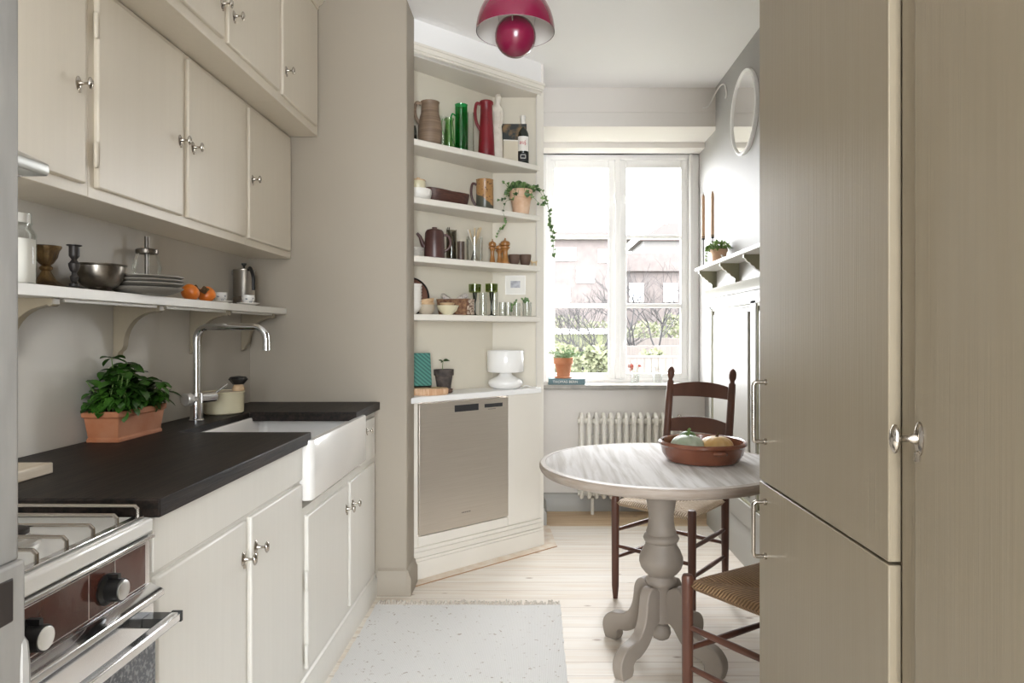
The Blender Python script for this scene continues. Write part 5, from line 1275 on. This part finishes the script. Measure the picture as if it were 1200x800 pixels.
# ------------------------------------------------------------------ outdoors
m_grass=M_('lawn_grass',(.050,.054,.028,1),.9,col2=(.066,.066,.042,1),vs=1.5,bump=.3,bs=8)
m_hedge=M_('hedge_leaf',(.036,.042,.018,1),.9,col2=(.058,.060,.030,1),vs=4)
m_brick=M_('pale_red_brick',(.046,.038,.036,1),.9,col2=(.058,.048,.045,1),vs=2)
m_render=M_('pale_render',(.055,.052,.049,1),.9)
m_roof=M_('red_roof_tile',(.045,.030,.028,1),.8)
m_trunk=M_('tree_bark',(.007,.006,.006,1),.9)
m_fence=M_('weathered_fence',(.045,.038,.034,1),.9,col2=(.055,.047,.042,1),vs=3,st=(8,8,.5))
m_wglass=M_('far_window_glass',(.45,.52,.60,1),.1)
m_litw=M_('garden_wall_render',(.75,.73,.70,1),.9)
GZ=-2.2
struct(B(-60,60,6.2,140,GZ-.2,GZ).build('ground_garden',m_grass))
def far(name,label,cat): return thing(name,label,cat)
def outX(px,Y): return (px-VX)*Y/F
def outZ(py,Y): return H-(py-VY)*Y/F
# buildings
Y=46
t=thing('brick_house','pale red brick house with white windows far beyond the garden','building',(outX(672,Y),Y,GZ))
w0=(outX(752,Y)-outX(630,Y))/2; hh=outZ(281,Y)-GZ
B(-w0-1,w0,0,9,0,hh).build('wall',m_brick,t)
MB().prism([(-w0-1.4,hh),(w0+.4,hh),(w0-1,hh+.5),(-w0,hh+.5)],-.4,9.4,M=XZ).build('roof',m_roof,t)
for px,py,pw,ph in ((663,298,20,11),(686,322,17,14),(708,300,10,11),(660,345,12,14)):
    x_=outX(px,Y)-outX(672,Y); zc_=outZ(py,Y)-GZ; a=pw*Y/F/2; b_=ph*Y/F/2
    f=MB().box(x_-a-.12,x_+a+.12,-.08,.0,zc_-b_-.12,zc_+b_+.12).build('window',m_win,t)
    MB().box(x_-a,x_-.06,-.10,-.08,zc_-b_,zc_+b_).box(x_+.06,x_+a,-.10,-.08,zc_-b_,zc_+b_).build('pane',m_wglass,f)
Y=70
t=thing('distant_house','distant pale house with red roof and tall chimney at the right','building',(outX(800,Y),Y,GZ))
hh=outZ(282,Y)-GZ
B(-4,6,0,9,0,hh).build('wall',m_render,t)
MB().prism([(-4.6,hh),(6.5,hh),(4.5,hh+1.7),(-2.0,hh+1.7)],-.4,9.4,M=XZ).build('roof',m_roof,t)
B(-.9,.3,2,3.2,hh,outZ(236,Y)-GZ).build('chimney',m_brick,t)
Y=58
t=thing('rendered_house','low pale rendered house behind the bare trees at the right','building',(outX(772,Y),Y,GZ))
hh=outZ(318,Y)-GZ
B(-4.6,4,0,8,0,hh).build('wall',m_brick,t)
MB().prism([(-5,hh),(4.4,hh),(3.2,hh+1.5),(-3.8,hh+1.5)],-.4,8.4,M=XZ).build('roof',m_brick,t)
for dx in (-2.5,0.4):
    f=B(dx,dx+1.2,-.06,0,hh-2.6,hh-1.0).build('window',m_win,t); B(dx+.1,dx+1.1,-.08,-.06,hh-2.5,hh-1.1).build('pane',m_wglass,f)
# bushes
def bush(label,px,Y,rx,hz,seed,name='shrub',mat=None,base=GZ):
    rb=random.Random(seed); t=thing(name,label,'shrub',(outX(px,Y),Y,base)); mb=MB()
    for i in range(1100):
        a=rb.uniform(0,2*PI); u=rb.random()**.4; zz_=rb.uniform(.05,1); w=math.sin(PI*min(1,zz_*.85+.12))**.5
        c=Vector((rx*u*w*math.cos(a),rx*.6*u*w*math.sin(a),hz*zz_)); l=.022*hz+.06
        mb.leaf(c,(rb.uniform(-1,1),rb.uniform(-1,1),rb.uniform(-.5,1)),(rb.uniform(-1,1),-1,.6),l,l*.8)
    mb.build('foliage',mat or m_hedge,t,smooth=80)
    mb=MB()
    for i in range(7):
        a=i*.9; mb.tube([(0,0,0),(rx*.2*math.cos(a),rx*.2*math.sin(a),hz*.4),(rx*.55*math.cos(a),rx*.4*math.sin(a),hz*.8)],[.05,.03,.01],5)
    mb.build('stems',m_trunk,t)
for i,(px,Y,rx,hz,lab) in enumerate(((664,40,2.4,4.4,'wide yellow-green bush beyond the lawn, seen through the left casement'),(702,36,1.5,4.0,'rounded yellow-green bush next to the mullion in the left casement'),
     (758,31,1.4,3.9,'yellow-green bush behind the terraces, centre of the right casement'),(788,30,.9,4.2,'yellow-green bush at the right edge of the right casement'),(740,42,1.2,3.8,'small bush just right of the window mullion'),
     (662,15,.55,3.15,'low leafy garden shrub below the left casement rail'),(698,16,.65,3.1,'small garden shrub beside the left casement stile'),(765,15.5,.60,3.0,'dark leafy shrub on the terrace in the right casement'))):
    bush(lab,px,Y,rx,hz,20+i)
# garden wall, terraces and fence
Y=24; tag(MB().box(outX(640,Y),outX(716,Y),Y,Y+.3,GZ,outZ(391,Y),0).box(outX(640,Y)-.1,outX(716,Y)+.1,Y-.05,Y+.35,outZ(391,Y),outZ(385,Y),1).build('garden_wall',[m_hedge,m_litw]),'long white garden wall crossing the left casement','wall')
Y=21; tag(B(outX(718,Y)-.1,outX(812,Y),Y,Y+.3,GZ,outZ(396,Y)).build('garden_wall',m_fence),'low brown garden terrace edge in the right casement, upper','wall')
Y=17.5; tag(B(outX(722,Y),outX(812,Y),Y,Y+.25,GZ,outZ(405,Y)).build('garden_wall',m_fence),'low white garden terrace edge in the right casement, lower','wall')
Y=12.5; t=thing('wooden_fence','pale brown board fence at the bottom of the right casement','fence',(outX(722,Y),Y,GZ))
wf=outX(812,Y)-outX(722,Y); hf=outZ(416.5,Y)-GZ
for i in range(int(wf/.13)): B(i*.13,i*.13+.122,0,.02,.05,hf-.04).build('board',m_fence,t)
B(-.05,wf,-.01,.05,hf-.04,hf).build('rail',m_fence,t)
# bare trees
def tree(label,px,Y,ht,seed,spread=.9):
    rb=random.Random(seed); t=thing('bare_tree',label,'tree',(outX(px,Y),Y,GZ),group='bare trees in the garden'); mb=MB()
    def br(p,d,l,r,lv):
        q=p+d*l; m_=p.lerp(q,.5)+Vector((rb.uniform(-1,1),rb.uniform(-1,1),0))*l*.07
        mb.tube([p,m_,q],[r,r*.8,r*.62],5 if lv else 8)
        if lv>=6: return
        for i in range(3 if lv<5 else 2):
            nd=(d+Vector((rb.uniform(-1,1),rb.uniform(-1,1),rb.uniform(-.15,.6)))*spread).normalized()
            br(q if i else p.lerp(q,.8),nd,l*rb.uniform(.62,.84),r*.60,lv+1)
    br(Vector((0,0,0)),Vector((0,0,1)),ht*.28,.034*ht*.4,0)
    mb.build('branches',m_trunk,t)
tree('thin bare tree seen through the left casement',684,19,5.2,4)
tree('bare branching tree in the middle of the right casement',752,19,6.4,9)
tree('bare tree at the right edge of the right casement',800,38,8.0,15)

# ------------------------------------------------------------------ light
w=bpy.data.worlds.new('sky'); bpy.context.scene.world=w; w.use_nodes=True
bg=w.node_tree.nodes['Background']; bg.inputs[0].default_value=(.975,.975,1,1); bg.inputs[1].default_value=24.5
def area(name,loc,rotd,sx,sy,power,col=(1,1,1),portal=False):
    l=bpy.data.lights.new(name,'AREA'); l.shape='RECTANGLE'; l.size=sx; l.size_y=sy; l.energy=power; l.color=col
    if portal: l.cycles.is_portal=True
    o=bpy.data.objects.new(name,l); C.objects.link(o); o.location=loc; o.rotation_euler=[math.radians(a) for a in rotd]; return o
area('window_portal',(.61,5.14,1.70),(90,0,180),1.12,1.68,1,portal=True).rotation_euler=(math.radians(-90),0,0)
area('hall_overhead_fill',(.1,-1.2,2.70),(0,0,0),1.6,1.2,9,(.92,.97,1))  # weak fill added overhead in the hall, not a known ceiling lamp
area('hall_rear_fill',(.30,-2.5,1.45),(90,0,0),1.3,2.0,192,(.92,.965,1))  # main fill added behind the camera, no known window there

# ------------------------------------------------------------------ camera
cam=bpy.data.cameras.new('camera'); co=bpy.data.objects.new('camera',cam); C.objects.link(co)
co.location=(0,0,H); co.rotation_euler=(PI/2,0,0); cam.sensor_width=36; cam.lens=24.0
cam.shift_x=-(VX-600)/1200; cam.shift_y=(VY-400)/1200; cam.clip_start=.02; cam.clip_end=500
sc=bpy.context.scene; sc.camera=co
sc.view_settings.view_transform='Standard'; sc.view_settings.look='None'; sc.view_settings.gamma=1; sc.view_settings.exposure=0.24; sc.view_settings.use_curve_mapping=False
sc.cycles.use_denoising=True
sc.cycles.max_bounces=12; sc.cycles.diffuse_bounces=7; sc.cycles.transparent_max_bounces=24; sc.cycles.sample_clamp_indirect=6
